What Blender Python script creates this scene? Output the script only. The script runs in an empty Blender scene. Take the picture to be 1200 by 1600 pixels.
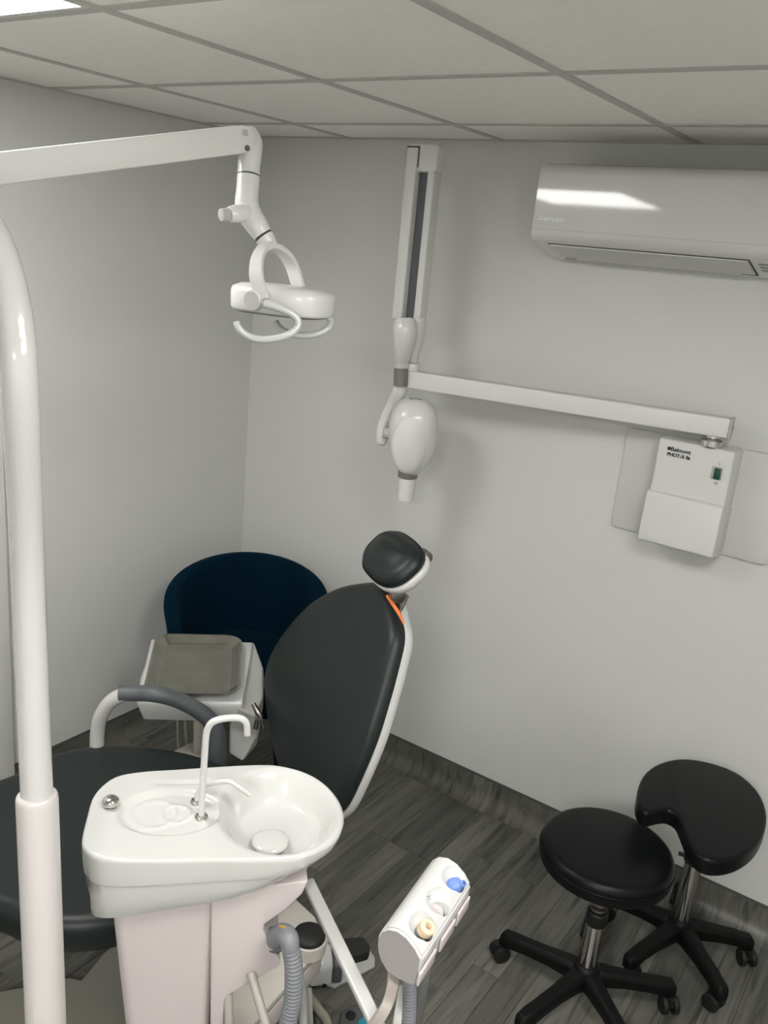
import bpy, bmesh, math, random
from mathutils import Vector, Matrix
random.seed(7)
PI = math.pi
V = Vector
col = bpy.context.scene.collection
scene = bpy.context.scene

# ------------------------------------------------------------------ camera
cam = bpy.data.cameras.new('camera')
cam.sensor_width = 36.0
cam.lens = 30.61
cam.clip_start = 0.05
cam_o = bpy.data.objects.new('camera', cam)
cam_o.matrix_world = Matrix(((0.81282, -0.23979, 0.53087, 2.4360),
                             (0.57523, 0.18675, -0.79639, -2.5883),
                             (0.09182, 0.95269, 0.28973, 1.9336),
                             (0, 0, 0, 1)))
col.objects.link(cam_o)
scene.camera = cam_o

# ------------------------------------------------------------------ world, exposure
w = bpy.data.worlds.new('world')
w.use_nodes = True
w.node_tree.nodes['Background'].inputs[0].default_value = (0.8, 0.85, 0.9, 1)
w.node_tree.nodes['Background'].inputs[1].default_value = 0.15
scene.world = w
scene.view_settings.view_transform = 'Standard'
scene.view_settings.look = 'None'
scene.view_settings.gamma = 1.0
scene.view_settings.use_curve_mapping = False
scene.view_settings.exposure = 0.15
PANEL_POWER = 16.0      # emission strength of the LED ceiling panels

H = 2.282
XR, YF = 3.25, -4.70   # right wall, front wall

# ------------------------------------------------------------------ materials
def mat(name, base, rough=0.5, metal=0.0, coat=0.0, bump=None, var=None, emit=None, sheen=0.0, spec=0.5):
    m = bpy.data.materials.new(name)
    m.use_nodes = True
    nt = m.node_tree
    b = nt.nodes['Principled BSDF']
    b.inputs['Base Color'].default_value = (*base, 1)
    b.inputs['Roughness'].default_value = rough
    b.inputs['Metallic'].default_value = metal
    b.inputs['Coat Weight'].default_value = coat
    b.inputs['Coat Roughness'].default_value = 0.05
    b.inputs['Specular IOR Level'].default_value = spec
    if sheen:
        b.inputs['Sheen Weight'].default_value = sheen
        b.inputs['Sheen Roughness'].default_value = 0.4
        b.inputs['Sheen Tint'].default_value = (0.15, 0.4, 0.6, 1)
    if emit:
        b.inputs['Emission Color'].default_value = (*emit[0], 1)
        b.inputs['Emission Strength'].default_value = emit[1]
    tc = nt.nodes.new('ShaderNodeTexCoord')
    if var:      # (scale, amount, darker colour)
        n = nt.nodes.new('ShaderNodeTexNoise')
        n.inputs['Scale'].default_value = var[0]
        n.inputs['Detail'].default_value = 4
        nt.links.new(tc.outputs['Object'], n.inputs['Vector'])
        r = nt.nodes.new('ShaderNodeValToRGB')
        r.color_ramp.elements[0].position = 0.3
        r.color_ramp.elements[1].position = 0.7
        r.color_ramp.elements[0].color = (*var[1], 1)
        r.color_ramp.elements[1].color = (*base, 1)
        nt.links.new(n.outputs['Fac'], r.inputs['Fac'])
        nt.links.new(r.outputs['Color'], b.inputs['Base Color'])
    if bump:     # (scale, strength)
        n = nt.nodes.new('ShaderNodeTexNoise')
        n.inputs['Scale'].default_value = bump[0]
        n.inputs['Detail'].default_value = 3
        nt.links.new(tc.outputs['Object'], n.inputs['Vector'])
        bp = nt.nodes.new('ShaderNodeBump')
        bp.inputs['Strength'].default_value = bump[1]
        bp.inputs['Distance'].default_value = 0.002
        nt.links.new(n.outputs['Fac'], bp.inputs['Height'])
        nt.links.new(bp.outputs['Normal'], b.inputs['Normal'])
    return m

M_wall = mat('wall_paint', (0.62, 0.625, 0.60), 0.55, bump=(60, 0.05), var=(1.5, (0.605, 0.61, 0.587)))
M_tile = mat('ceiling_tile', (0.95, 0.925, 0.885), 0.85, bump=(220, 0.4), var=(40, (0.92, 0.895, 0.855)))
M_bar = mat('tee_bar_paint', (0.50, 0.49, 0.46), 0.45)
M_white = mat('white_plastic', (0.62, 0.62, 0.605), 0.28, coat=0.3)
M_white_matt = mat('white_plastic_matt', (0.64, 0.64, 0.615), 0.42)
M_cer = mat('white_ceramic', (0.57, 0.57, 0.55), 0.12, coat=0.6)
M_enamel = mat('white_enamel_metal', (0.53, 0.525, 0.51), 0.18, coat=0.5)
M_cream = mat('cream_plastic', (0.50, 0.47, 0.42), 0.4)
M_panelpk = mat('pale_grey_plastic', (0.60, 0.535, 0.53), 0.35)
M_ac = mat('glossy_white_plastic', (0.60, 0.59, 0.57), 0.42, coat=1.0)
M_acb = mat('pale_vent_plastic', (0.60, 0.60, 0.58), 0.4)
M_grey = mat('mid_grey_plastic', (0.22, 0.22, 0.215), 0.4)
M_dgrey = mat('dark_grey_plastic', (0.085, 0.09, 0.095), 0.45)
M_ring = mat('warm_grey_ring', (0.17, 0.165, 0.155), 0.35)
M_lgrey = mat('light_grey_plastic', (0.42, 0.42, 0.40), 0.4)
M_endp = mat('mauve_grey_plastic', (0.36, 0.335, 0.335), 0.45)
M_sleeve = mat('sleeve_enamel', (0.57, 0.535, 0.52), 0.25, coat=0.3)
M_plate = mat('floor_plate_paint', (0.27, 0.26, 0.225), 0.5)
M_xplate = mat('mounting_plate_paint', (0.55, 0.55, 0.53), 0.4)
M_clear = mat('pale_handle_plastic', (0.52, 0.53, 0.51), 0.22, coat=0.4)
M_vinyl = mat('black_vinyl', (0.012, 0.017, 0.016), 0.42, bump=(350, 0.12), spec=0.36)
M_vinyl2 = mat('black_stool_vinyl', (0.004, 0.005, 0.005), 0.36, bump=(300, 0.12), spec=0.16)
M_blackp = mat('black_nylon', (0.004, 0.004, 0.004), 0.5, bump=(200, 0.2), spec=0.2)
M_black = mat('black_rubber', (0.006, 0.006, 0.006), 0.6)
M_velvet = mat('navy_velvet', (0.0002, 0.011, 0.022), 0.9, sheen=0.10, var=(5, (0.0002, 0.008, 0.017)), spec=0.06)
M_steel = mat('brushed_steel', (0.45, 0.44, 0.395), 0.20, metal=1.0, var=(14, (0.37, 0.36, 0.32)))
M_chrome = mat('chrome', (0.62, 0.60, 0.58), 0.14, metal=1.0)
M_dchrome = mat('dull_metal', (0.27, 0.25, 0.235), 0.35, metal=1.0)
M_hose = mat('grey_hose_rubber', (0.21, 0.22, 0.235), 0.42)
M_hosel = mat('smoky_hose', (0.13, 0.13, 0.125), 0.3)
M_beige = mat('beige_hose', (0.30, 0.28, 0.22), 0.45)
M_beige2 = mat('taupe_tube', (0.38, 0.36, 0.32), 0.4)
M_brown = mat('taupe_metal', (0.30, 0.265, 0.235), 0.4)
M_orange = mat('orange_plastic', (0.75, 0.16, 0.02), 0.45)
M_green = mat('green_switch', (0.0, 0.06, 0.035), 0.25, coat=0.5)
M_blue = mat('blue_plastic', (0.16, 0.26, 0.62), 0.35)
M_teal = mat('teal_plastic', (0.02, 0.26, 0.36), 0.35)
M_peach = mat('cream_silicone', (0.80, 0.62, 0.43), 0.45)
M_ink = mat('black_print', (0.03, 0.03, 0.03), 0.5)
M_silver = mat('silver_print', (0.86, 0.90, 0.90), 0.3)
M_arm = mat('slate_grey_pad', (0.085, 0.093, 0.10), 0.45)
M_gold = mat('brass_tab', (0.75, 0.5, 0.12), 0.3, metal=0.6)
M_seam = mat('seam_gap', (0.05, 0.05, 0.048), 0.7)
M_led = [mat('led_diffuser', (0.9, 0.9, 0.9), 0.4, emit=((1.0, 0.985, 0.965), PANEL_POWER * k)) for k in (1.05, 1.5, 3.4)]
M_skirtcap = mat('grey_capping', (0.085, 0.085, 0.078), 0.4)
M_dark = mat('dark_joint', (0.02, 0.02, 0.018), 0.8)

def wood_mat():
    m = bpy.data.materials.new('grey_wood_vinyl')
    m.use_nodes = True
    nt = m.node_tree
    b = nt.nodes['Principled BSDF']
    tc = nt.nodes.new('ShaderNodeTexCoord')
    oi = nt.nodes.new('ShaderNodeObjectInfo')
    mp = nt.nodes.new('ShaderNodeMapping')
    mp.inputs['Scale'].default_value = (26, 1.9, 5)
    nt.links.new(tc.outputs['Object'], mp.inputs['Vector'])
    off = nt.nodes.new('ShaderNodeVectorMath'); off.operation = 'SCALE'
    off.inputs['Scale'].default_value = 37.0
    cb = nt.nodes.new('ShaderNodeCombineXYZ')
    for k in range(3):
        nt.links.new(oi.outputs['Random'], cb.inputs[k])
    nt.links.new(cb.outputs[0], off.inputs[0])
    nt.links.new(off.outputs[0], mp.inputs['Location'])
    n = nt.nodes.new('ShaderNodeTexNoise')
    n.inputs['Scale'].default_value = 1.6
    n.inputs['Detail'].default_value = 7
    n.inputs['Roughness'].default_value = 0.62
    n.inputs['Distortion'].default_value = 0.9
    nt.links.new(mp.outputs[0], n.inputs['Vector'])
    r = nt.nodes.new('ShaderNodeValToRGB')
    e = r.color_ramp.elements
    e[0].position = 0.30; e[0].color = (0.042, 0.041, 0.035, 1)
    e[1].position = 0.70; e[1].color = (0.172, 0.168, 0.144, 1)
    x = r.color_ramp.elements.new(0.46); x.color = (0.115, 0.113, 0.098, 1)
    nt.links.new(n.outputs['Fac'], r.inputs['Fac'])
    mr = nt.nodes.new('ShaderNodeMapRange')
    mr.inputs['To Min'].default_value = 0.68
    mr.inputs['To Max'].default_value = 1.28
    nt.links.new(oi.outputs['Random'], mr.inputs['Value'])
    mx = nt.nodes.new('ShaderNodeVectorMath'); mx.operation = 'SCALE'
    nt.links.new(r.outputs['Color'], mx.inputs[0])
    nt.links.new(mr.outputs[0], mx.inputs['Scale'])
    nt.links.new(mx.outputs[0], b.inputs['Base Color'])
    b.inputs['Roughness'].default_value = 0.42
    bp = nt.nodes.new('ShaderNodeBump')
    bp.inputs['Strength'].default_value = 0.25
    bp.inputs['Distance'].default_value = 0.001
    nt.links.new(n.outputs['Fac'], bp.inputs['Height'])
    nt.links.new(bp.outputs['Normal'], b.inputs['Normal'])
    return m
M_wood = wood_mat()

# ------------------------------------------------------------------ object helpers
ROOTLOC = {}
def thing(name, label, cat, loc, group=None):
    o = bpy.data.objects.new(name, None)
    o.empty_display_size = 0.05
    col.objects.link(o)
    o.location = loc
    ROOTLOC[o.name] = V(loc)
    o['label'] = label
    o['category'] = cat
    if group:
        o['group'] = group
    return o

def obj(name, bm, m, parent=None, label=None, sharp=35, bev=None, kind=None):
    """bm is in world coordinates; the mesh is stored relative to its thing's base"""
    if bev:
        bmesh.ops.recalc_face_normals(bm, faces=bm.faces[:])
        bm.normal_update()
        es = [e for e in bm.edges if len(e.link_faces) == 2 and e.calc_face_angle(0) > math.radians(30)]
        bmesh.ops.bevel(bm, geom=es, offset=bev, segments=3, profile=0.5, affect='EDGES', clamp_overlap=True)
    bmesh.ops.recalc_face_normals(bm, faces=bm.faces[:])
    me = bpy.data.meshes.new(name)
    base = V((0, 0, 0))
    if parent is not None:
        base = ROOTLOC.get(parent.name, V((0, 0, 0)))
    bm.transform(Matrix.Translation(-base))
    bm.to_mesh(me)
    bm.free()
    me.materials.append(m)
    for p in me.polygons:
        p.use_smooth = True
    me.set_sharp_from_angle(angle=math.radians(sharp))
    o = bpy.data.objects.new(name, me)
    col.objects.link(o)
    if parent is not None:
        o.parent = parent
        ROOTLOC[o.name] = base      # children of a part share the same base
    if label:
        o['label'] = label
    if kind:
        o['kind'] = kind
    return o

def tag(o, label, cat, group=None):
    o['label'] = label
    o['category'] = cat
    if group:
        o['group'] = group
    return o

def B():
    return bmesh.new()

def box(bm, lo, hi):
    lo, hi = V(lo), V(hi)
    M = Matrix.Translation((lo + hi) / 2) @ Matrix.Diagonal((*(hi - lo), 1))
    return bmesh.ops.create_cube(bm, size=1, matrix=M)

def obox(bm, c, ex, ey, ez):
    """box with centre c and full extent vectors"""
    c, ex, ey, ez = map(V, (c, ex, ey, ez))
    M = Matrix.Identity(4)
    for i, e in enumerate((ex, ey, ez)):
        for k in range(3):
            M[k][i] = e[k]
    M.translation = c
    return bmesh.ops.create_cube(bm, size=1, matrix=M)

def loft(bm, rings, cap0=True, cap1=True, closed=True):
    vs = [[bm.verts.new(p) for p in r] for r in rings]
    n = len(rings[0])
    for a, b in zip(vs, vs[1:]):
        for i in range(n if closed else n - 1):
            j = (i + 1) % n
            bm.faces.new((a[i], a[j], b[j], b[i]))
    if cap0: bm.faces.new(vs[0][::-1])
    if cap1: bm.faces.new(vs[-1])
    return vs

def prism(bm, poly, vec):
    vec = V(vec)
    return loft(bm, [[V(p) for p in poly], [V(p) + vec for p in poly]])

def spline(pts, n=8, closed=False):
    P = [V(p) for p in pts]
    out = []
    N = len(P)
    rng = range(N) if closed else range(N - 1)
    for i in rng:
        if closed:
            p0, p1, p2, p3 = P[(i - 1) % N], P[i], P[(i + 1) % N], P[(i + 2) % N]
        else:
            p0 = P[max(i - 1, 0)]; p1 = P[i]; p2 = P[i + 1]; p3 = P[min(i + 2, N - 1)]
        for k in range(n):
            t = k / n
            out.append(0.5 * ((2 * p1) + (-p0 + p2) * t + (2 * p0 - 5 * p1 + 4 * p2 - p3) * t * t + (-p0 + 3 * p1 - 3 * p2 + p3) * t ** 3))
    if not closed:
        out.append(P[-1])
    return out

def tube(bm, pts, r, seg=14, smooth=0, flat=1.0, up=None, round_end=False, ridges=None):
    """r is a radius or a list of radii along pts; flat squeezes one axis"""
    P = [V(p) for p in pts]
    rr = r if isinstance(r, (list, tuple)) else [r] * len(P)
    if smooth:
        Q = spline(P, smooth)
        R = []
        for i in range(len(P) - 1):
            for k in range(smooth):
                t = k / smooth
                R.append(rr[i] * (1 - t) + rr[i + 1] * t)
        R.append(rr[-1])
        P, rr = Q, R
    if ridges:
        rr = [q * (1 + (ridges if i % 4 > 1 else 0)) for i, q in enumerate(rr)]
    T = []
    for i in range(len(P)):
        a = P[max(i - 1, 0)]; b = P[min(i + 1, len(P) - 1)]
        T.append((b - a).normalized())
    u = V(up) if up else (V((0, 0, 1)) if abs(T[0].z) < 0.9 else V((1, 0, 0)))
    n = (u - T[0] * u.dot(T[0])).normalized()
    rings = []
    for i in range(len(P)):
        n = (n - T[i] * n.dot(T[i])).normalized()
        b = T[i].cross(n)
        rings.append([P[i] + n * math.cos(a) * rr[i] * flat + b * math.sin(a) * rr[i]
                      for a in [2 * PI * k / seg for k in range(seg)]])
    if round_end:
        for end in (0, -1):
            c = P[end]; t = T[end] * (-1 if end == 0 else 1); base = rings[end]; R = rr[end]
            extra = []
            for q in (0.35, 0.65, 0.88, 0.97):
                k = math.sqrt(max(0, 1 - q * q))
                extra.append([c + (p - c) * k + t * R * q for p in base])
            rings = (extra[::-1] + rings) if end == 0 else (rings + extra)
    loft(bm, rings)

def resample(pts, step):
    P = spline(pts, 16)
    out = [P[0]]; acc = 0
    for a, b in zip(P, P[1:]):
        L = (b - a).length
        while acc + L >= step:
            t = (step - acc) / L
            a = a.lerp(b, t); out.append(a.copy()); L = (b - a).length; acc = 0
        acc += L
    return out

def cyl(bm, p0, p1, r0, r1=None, seg=28, rnd=0.0):
    r1 = r0 if r1 is None else r1
    p0, p1 = V(p0), V(p1)
    d = (p1 - p0).normalized()
    if rnd:
        pts = [p0, p0 + d * rnd * 0.3, p0 + d * rnd, p1 - d * rnd, p1 - d * rnd * 0.3, p1]
        rs = [r0 - rnd, r0 - rnd * 0.3, r0, r1, r1 - rnd * 0.3, r1 - rnd]
        tube(bm, pts, rs, seg)
    else:
        tube(bm, [p0, p1], [r0, r1], seg)

def revolve(bm, prof, origin, axis=(0, 0, 1), seg=32):
    """prof: (radius, height) along the axis"""
    ax = V(axis).normalized()
    u = V((1, 0, 0)) if abs(ax.x) < 0.9 else V((0, 1, 0))
    u = (u - ax * u.dot(ax)).normalized(); v = ax.cross(u)
    o = V(origin)
    loft(bm, [[o + ax * h + (u * math.cos(t) + v * math.sin(t)) * max(r, 1e-4) for t in [2 * PI * k / seg for k in range(seg)]] for r, h in prof])

def frame(phi):
    p = math.radians(phi)
    return V((math.cos(p), math.sin(p), 0)), V((math.sin(p), -math.cos(p), 0))

def inset_ring(pts, d, N):
    """pts: closed ring in a plane with normal N; offset every point inwards by d"""
    n = len(pts); c = sum(pts, V((0, 0, 0))) / n
    out = []
    for i in range(n):
        t = (pts[(i + 1) % n] - pts[i - 1]).normalized()
        q = N.cross(t)
        if q.dot(c - pts[i]) < 0 and d > 0 and False:
            q = -q
        out.append(pts[i] + q * d)
    return out

def area_sign(pts, N):
    s = V((0, 0, 0))
    for a, b in zip(pts, pts[1:] + pts[:1]):
        s += a.cross(b)
    return s.dot(N)

def pad(bm, pts, N, thick, rnd, dome=0.0, centre=None, rings=6, under=None, height=None, flat=False):
    """upholstered cushion: closed outline pts is its widest line at the top face plane; N is the outward normal.
    dome > 0 swells the face, < 0 dishes it"""
    N = V(N).normalized()
    pts = [V(p) for p in pts]
    if area_sign(pts, N) < 0:
        pts = pts[::-1]
    under = rnd * 0.6 if under is None else under
    R = []
    R.append([p - N * thick for p in inset_ring(pts, under, N)])
    R.append([p - N * (thick - under * 0.3) for p in inset_ring(pts, under * 0.3, N)])
    R.append([p - N * (thick - under) for p in pts])
    R.append([p - N * rnd for p in pts])
    for k in range(1, 7):
        a = PI / 2 * k / 6
        R.append([p - N * rnd * (1 - math.sin(a)) for p in inset_ring(pts, rnd * (1 - math.cos(a)), N)])
    last = R[-1]
    if flat:
        vs = loft(bm, R, cap0=True, cap1=True)
        bmesh.ops.triangulate(bm, faces=[f for f in bm.faces if len(f.verts) > 4])
        return
    c = V(centre) if centre else sum(last, V((0, 0, 0))) / len(last)
    for k in range(1, rings):
        t = k / rings
        R.append([p.lerp(c, t) + N * dome * (1 - (1 - t) ** 2) for p in last])
    if height:
        for r in R[4:]:
            for i, p in enumerate(r):
                r[i] = p + N * height(p)
    vs = loft(bm, R, cap0=True, cap1=False)
    cc = bm.verts.new(c + N * dome + (N * height(c) if height else V((0, 0, 0))))
    top = vs[-1]
    for i in range(len(top)):
        bm.faces.new((top[i], top[(i + 1) % len(top)], cc))

def text_obj(s, size, origin, right, up, m, parent, name='lettering', bold=0.0, depth=0.0006):
    cu = bpy.data.curves.new(name, 'FONT')
    cu.body = s; cu.size = size; cu.extrude = depth; cu.offset = bold
    t = bpy.data.objects.new('tmp_text', cu)
    col.objects.link(t)
    dg = bpy.context.evaluated_depsgraph_get()
    me = bpy.data.meshes.new_from_object(t.evaluated_get(dg))
    bpy.data.objects.remove(t)
    bm = B(); bm.from_mesh(me)
    r = V(right).normalized(); u = V(up).normalized(); n = r.cross(u)
    Mx = Matrix.Identity(4)
    for k in range(3):
        Mx[k][0] = r[k]; Mx[k][1] = u[k]; Mx[k][2] = n[k]
    Mx.translation = V(origin)
    bm.transform(Mx)
    return obj(name, bm, m, parent)

def struct(name, bm, m, parent=None, **k):
    o = obj(name, bm, m, parent, **k)
    if parent is None:
        o['kind'] = 'structure'
    return o

# ================================================================== SETTING
bm = B(); box(bm, (-0.12, YF - 0.12, -0.12), (XR + 0.12, 0.12, -0.006)); floor = struct('floor', bm, M_dark)
bm = B(); box(bm, (-0.12, 0, -0.1), (XR + 0.12, 0.12, H + 0.08)); struct('wall_back', bm, M_wall)
bm = B(); box(bm, (-0.12, YF, -0.1), (0, 0, H + 0.08)); struct('wall_left', bm, M_wall)
bm = B(); box(bm, (XR, YF, -0.1), (XR + 0.12, 0, H + 0.08)); struct('wall_right', bm, M_wall)
bm = B(); box(bm, (-0.12, YF - 0.12, -0.1), (XR + 0.12, YF, H + 0.08)); struct('wall_front', bm, M_wall)
bm = B(); box(bm, (-0.12, YF - 0.12, H + 0.05), (XR + 0.12, 0.12, H + 0.12)); ceiling = struct('ceiling', bm, M_tile)

def shared_box(name, m, parent, lo, hi, cache={}, bev=0.0012):
    """boxes of one size share their mesh"""
    lo, hi = V(lo), V(hi)
    s = hi - lo
    key = (name, round(s.x, 4), round(s.y, 4), round(s.z, 4))
    if key not in cache:
        b = B(); box(b, -s / 2, s / 2)
        if bev:
            es = [e for e in b.edges if (e.verts[0].co.z > 0 and e.verts[1].co.z > 0)] if name != 'ceiling_tile' else []
            if es:
                bmesh.ops.bevel(b, geom=es, offset=bev, segments=1, affect='EDGES')
        me = bpy.data.meshes.new(name); b.to_mesh(me); b.free(); me.materials.append(m)
        cache[key] = me
    o = bpy.data.objects.new(name, cache[key])
    col.objects.link(o)
    o.location = (lo + hi) / 2
    o.parent = parent
    return o

# vinyl planks: run away from the back wall
PW = 0.0815
nx = int(XR / PW) + 1
for i in range(nx):
    x0 = i * PW; x1 = min(x0 + PW - 0.0008, XR)
    y = -0.055
    first = random.choice((0.22, 0.36, 0.50, 0.64))
    while y > YF + 0.01:
        L = first if first else random.choice((0.56, 0.64, 0.72, 0.80))
        first = None
        y2 = max(y - L, YF)
        shared_box('floor_plank', M_wood, floor, (x0, y2 + 0.0008, -0.006), (x1, y, 0.0), bev=0.0004)
        y = y2
# coved skirting: the same planks bend up the wall
def cove(u0, u1, place):
    prof = [(0.0, 0.10), (0.004, 0.10), (0.004, 0.055)]
    for k in range(1, 7):
        a = PI / 2 * k / 6
        prof.append((0.004 + 0.051 * (1 - math.cos(a)), 0.0 + 0.055 * (1 - math.sin(a))))
    prof[-1] = (0.055, 0.0)
    prof += [(0.055, -0.006), (0.0, -0.006)]
    b = B()
    loft(b, [[place(u0, d, z) for d, z in prof], [place(u1, d, z) for d, z in prof]])
    return b
base_b = B(); box(base_b, (0, -0.0035, 0.0995), (XR, 0, 0.1095)); bb = struct('baseboard_back', base_b, M_skirtcap)
base_l = B(); box(base_l, (0, YF, 0.0995), (0.0035, 0, 0.1095)); bl = struct('baseboard_left', base_l, M_skirtcap)
base_r = B(); box(base_r, (XR - 0.0035, YF, 0.0), (XR, 0, 0.1095)); struct('baseboard_right', base_r, M_skirtcap)
for i in range(nx):
    x0 = i * PW; x1 = min(x0 + PW - 0.0006, XR)
    obj('cove_plank', cove(x0, x1, lambda u, d, z: V((u, -d, z))), M_wood, bb)
yy = -0.0
while yy > YF + 0.02:
    y2 = max(yy - 0.62, YF)
    obj('cove_plank', cove(yy, y2 + 0.0006, lambda u, d, z: V((d, u, z))), M_wood, bl)
    yy = y2

# suspended ceiling
gx = [0, 0.421, 1.021, 1.621, 2.221, 2.821, XR]
gy = [0, -0.299, -0.899, -1.499, -2.099, -2.699, -3.299, -3.899, -4.499, YF]
LIGHTS = [(1, 3), (4, 3), (4, 6)]
for i in range(len(gx) - 1):
    for j in range(len(gy) - 1):
        if (i, j) in LIGHTS: continue
        shared_box('ceiling_tile', M_tile, ceiling, (gx[i] + 0.003, gy[j + 1] + 0.003, H + 0.0035), (gx[i + 1] - 0.003, gy[j] - 0.003, H + 0.0155))
for x in gx[1:-1]:
    shared_box('tee_bar', M_bar, ceiling, (x - 0.012, YF, H), (x + 0.012, 0, H + 0.0034), bev=0)
for j, y in enumerate(gy[1:-1]):
    for i in range(len(gx) - 1):
        shared_box('tee_bar', M_bar, ceiling, (gx[i] + (0.012 if i else 0), y - 0.012, H + 0.0004), (gx[i + 1] - 0.012, y + 0.012, H + 0.0034), bev=0)
for nm, lo, hi in (('wall_angle', (0, YF, H), (0.019, 0, H + 0.003)), ('wall_angle', (0.019, -0.019, H), (XR, 0, H + 0.003))):
    shared_box(nm, M_bar, ceiling, lo, hi, bev=0)

LL = ['square white LED ceiling panel glowing above the spring arm at the top left corner',
      'square white LED ceiling panel on the right, outside the view beside the camera',
      'square white LED ceiling panel at the back of the room behind the camera']
for (i, j), lab, led in zip(LIGHTS, LL, M_led):
    t = thing('ceiling_light', lab, 'ceiling light', ((gx[i] + gx[i + 1]) / 2, (gy[j] + gy[j + 1]) / 2, H + 0.002), 'LED panels in the ceiling grid')
    x0, x1, y0, y1 = gx[i] + 0.0125, gx[i + 1] - 0.0125, gy[j + 1] + 0.0125, gy[j] - 0.0125
    bm = B()
    for lo, hi in (((x0, y0, H + .001), (x1, y0 + .012, H + .01)), ((x0, y1 - .012, H + .001), (x1, y1, H + .01)),
                   ((x0, y0 + .012, H + .001), (x0 + .012, y1 - .012, H + .01)), ((x1 - .012, y0 + .012, H + .001), (x1, y1 - .012, H + .01))):
        box(bm, lo, hi)
    obj('frame', bm, M_white, t)
    bm = B(); box(bm, (x0 + .012, y0 + .012, H + 0.003), (x1 - .012, y1 - .012, H + 0.008)); obj('diffuser', bm, led, t)

# door on the left wall, only its edge comes into the frame
bm = B(); box(bm, (0.0, -2.02, 0.0), (0.012, -1.155, 2.03)); d1 = struct('door_1', bm, M_white_matt)
bm = B(); box(bm, (0.0, -1.155, 0.0), (0.022, -1.095, 2.09)); box(bm, (0.0, -2.08, 0), (0.022, -2.02, 2.09)); box(bm, (0.0, -2.02, 2.03), (0.022, -1.155, 2.09)); obj('door_frame', bm, M_white_matt, d1, bev=0.003)
bm = B(); cyl(bm, (0.012, -1.95, 1.0), (0.05, -1.95, 1.0), 0.010); tube(bm, [(0.05, -1.95, 1.0), (0.055, -1.93, 1.0), (0.055, -1.84, 1.0)], 0.008, smooth=4, round_end=True); obj('door_handle', bm, M_chrome, d1)

# ================================================================== AIR CONDITIONER
ax0, ax1 = 1.268, 2.07
t = thing('air_conditioner', 'white glossy split air conditioner mounted high on the back wall', 'air conditioner', (1.67, 0, 1.95))
prof = [(0, 1.955), (0, 2.195), (-.02, 2.203), (-.11, 2.206), (-.165, 2.203), (-.200, 2.196), (-.2135, 2.182), (-.2162, 2.174), (-.2168, 2.168), (-.2170, 2.160), (-.2175, 2.13), (-.2184, 2.08), (-.2190, 2.045), (-.2192, 2.018), (-.215, 2.000), (-.203, 1.990), (-.05, 1.950), (-.02, 1.948)]
bm = B(); loft(bm, [[(ax0 + 0.012, y * 0.96, 2.08 + (z - 2.08) * 0.95) for y, z in prof], [(ax0 + 0.003, y * 0.99, 2.08 + (z - 2.08) * 0.985) for y, z in prof], [(ax0, y, z) for y, z in prof], [(ax0 + 0.012, y, z) for y, z in prof]]
               + [[(ax1 - 0.012, y, z) for y, z in prof], [(ax1, y, z) for y, z in prof], [(ax1 - 0.003 + 0.006, y * 0.99, 2.08 + (z - 2.08) * 0.985) for y, z in prof], [(ax1 + 0.012, y * 0.96, 2.08 + (z - 2.08) * 0.95) for y, z in prof]])
ac = obj('casing', bm, M_ac, t, sharp=50)
def acb(x, k, off):     # point on the sloped underside
    a = V((x, -.203, 1.990)); b = V((x, -.05, 1.950)); n = V((0, -0.253, -0.967))
    return a.lerp(b, k) + n * off
bm = B(); prism(bm, [acb(ax0 + .045, .05, 0), acb(1.868, .05, 0), acb(1.868, .93, 0), acb(ax0 + .045, .93, 0)], V((0, -0.253, -0.967)) * 0.0012); obj('louvre_gap', bm, M_seam, t)
bm = B(); prism(bm, [acb(ax0 + .049, .09, 0.001), acb(1.864, .09, 0.001), acb(1.864, .80, 0.001), acb(1.83, .80, 0.001), acb(1.826, .89, 0.001), acb(ax0 + .09, .89, 0.001), acb(ax0 + .085, .80, 0.001), acb(ax0 + .049, .80, 0.001)], V((0, -0.253, -0.967)) * 0.004); obj('louvre', bm, M_acb, t)
bm = B()
for k in (0.25, 0.42, 0.6):
    obox(bm, acb(1.90, k, 0.001), (0.03, 0, 0), V((0, 0.153, -0.04)) * 0.06, V((0, -0.253, -0.967)) * 0.002)
obj('indicator_window', bm, M_grey, t)
bm = B(); box(bm, (ax0 + 0.001, -.2205, 2.0235), (ax1, -.2190, 2.0248)); obj('panel_seam', bm, M_lgrey, t)
text_obj('MITSUBISHI', 0.0135, (1.302, -0.2205, 2.046), (1, 0, 0), (0, 0.02, 1), M_silver, t, bold=0.0003)
bm = B()
for cx_, cz_, ang in ((1.2925, 2.0565, 90), (1.2885, 2.0495, 210), (1.2965, 2.0495, 330)):
    a = math.radians(ang); L, W = 0.0046, 0.0026
    u = V((math.cos(a), 0, math.sin(a))); v = V((-math.sin(a), 0, math.cos(a)))
    c = V((cx_, -0.2198, cz_))
    prism(bm, [c + u * L, c + v * W, c - u * L, c - v * W], (0, -0.0012, 0))
obj('emblem', bm, M_silver, t)

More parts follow.
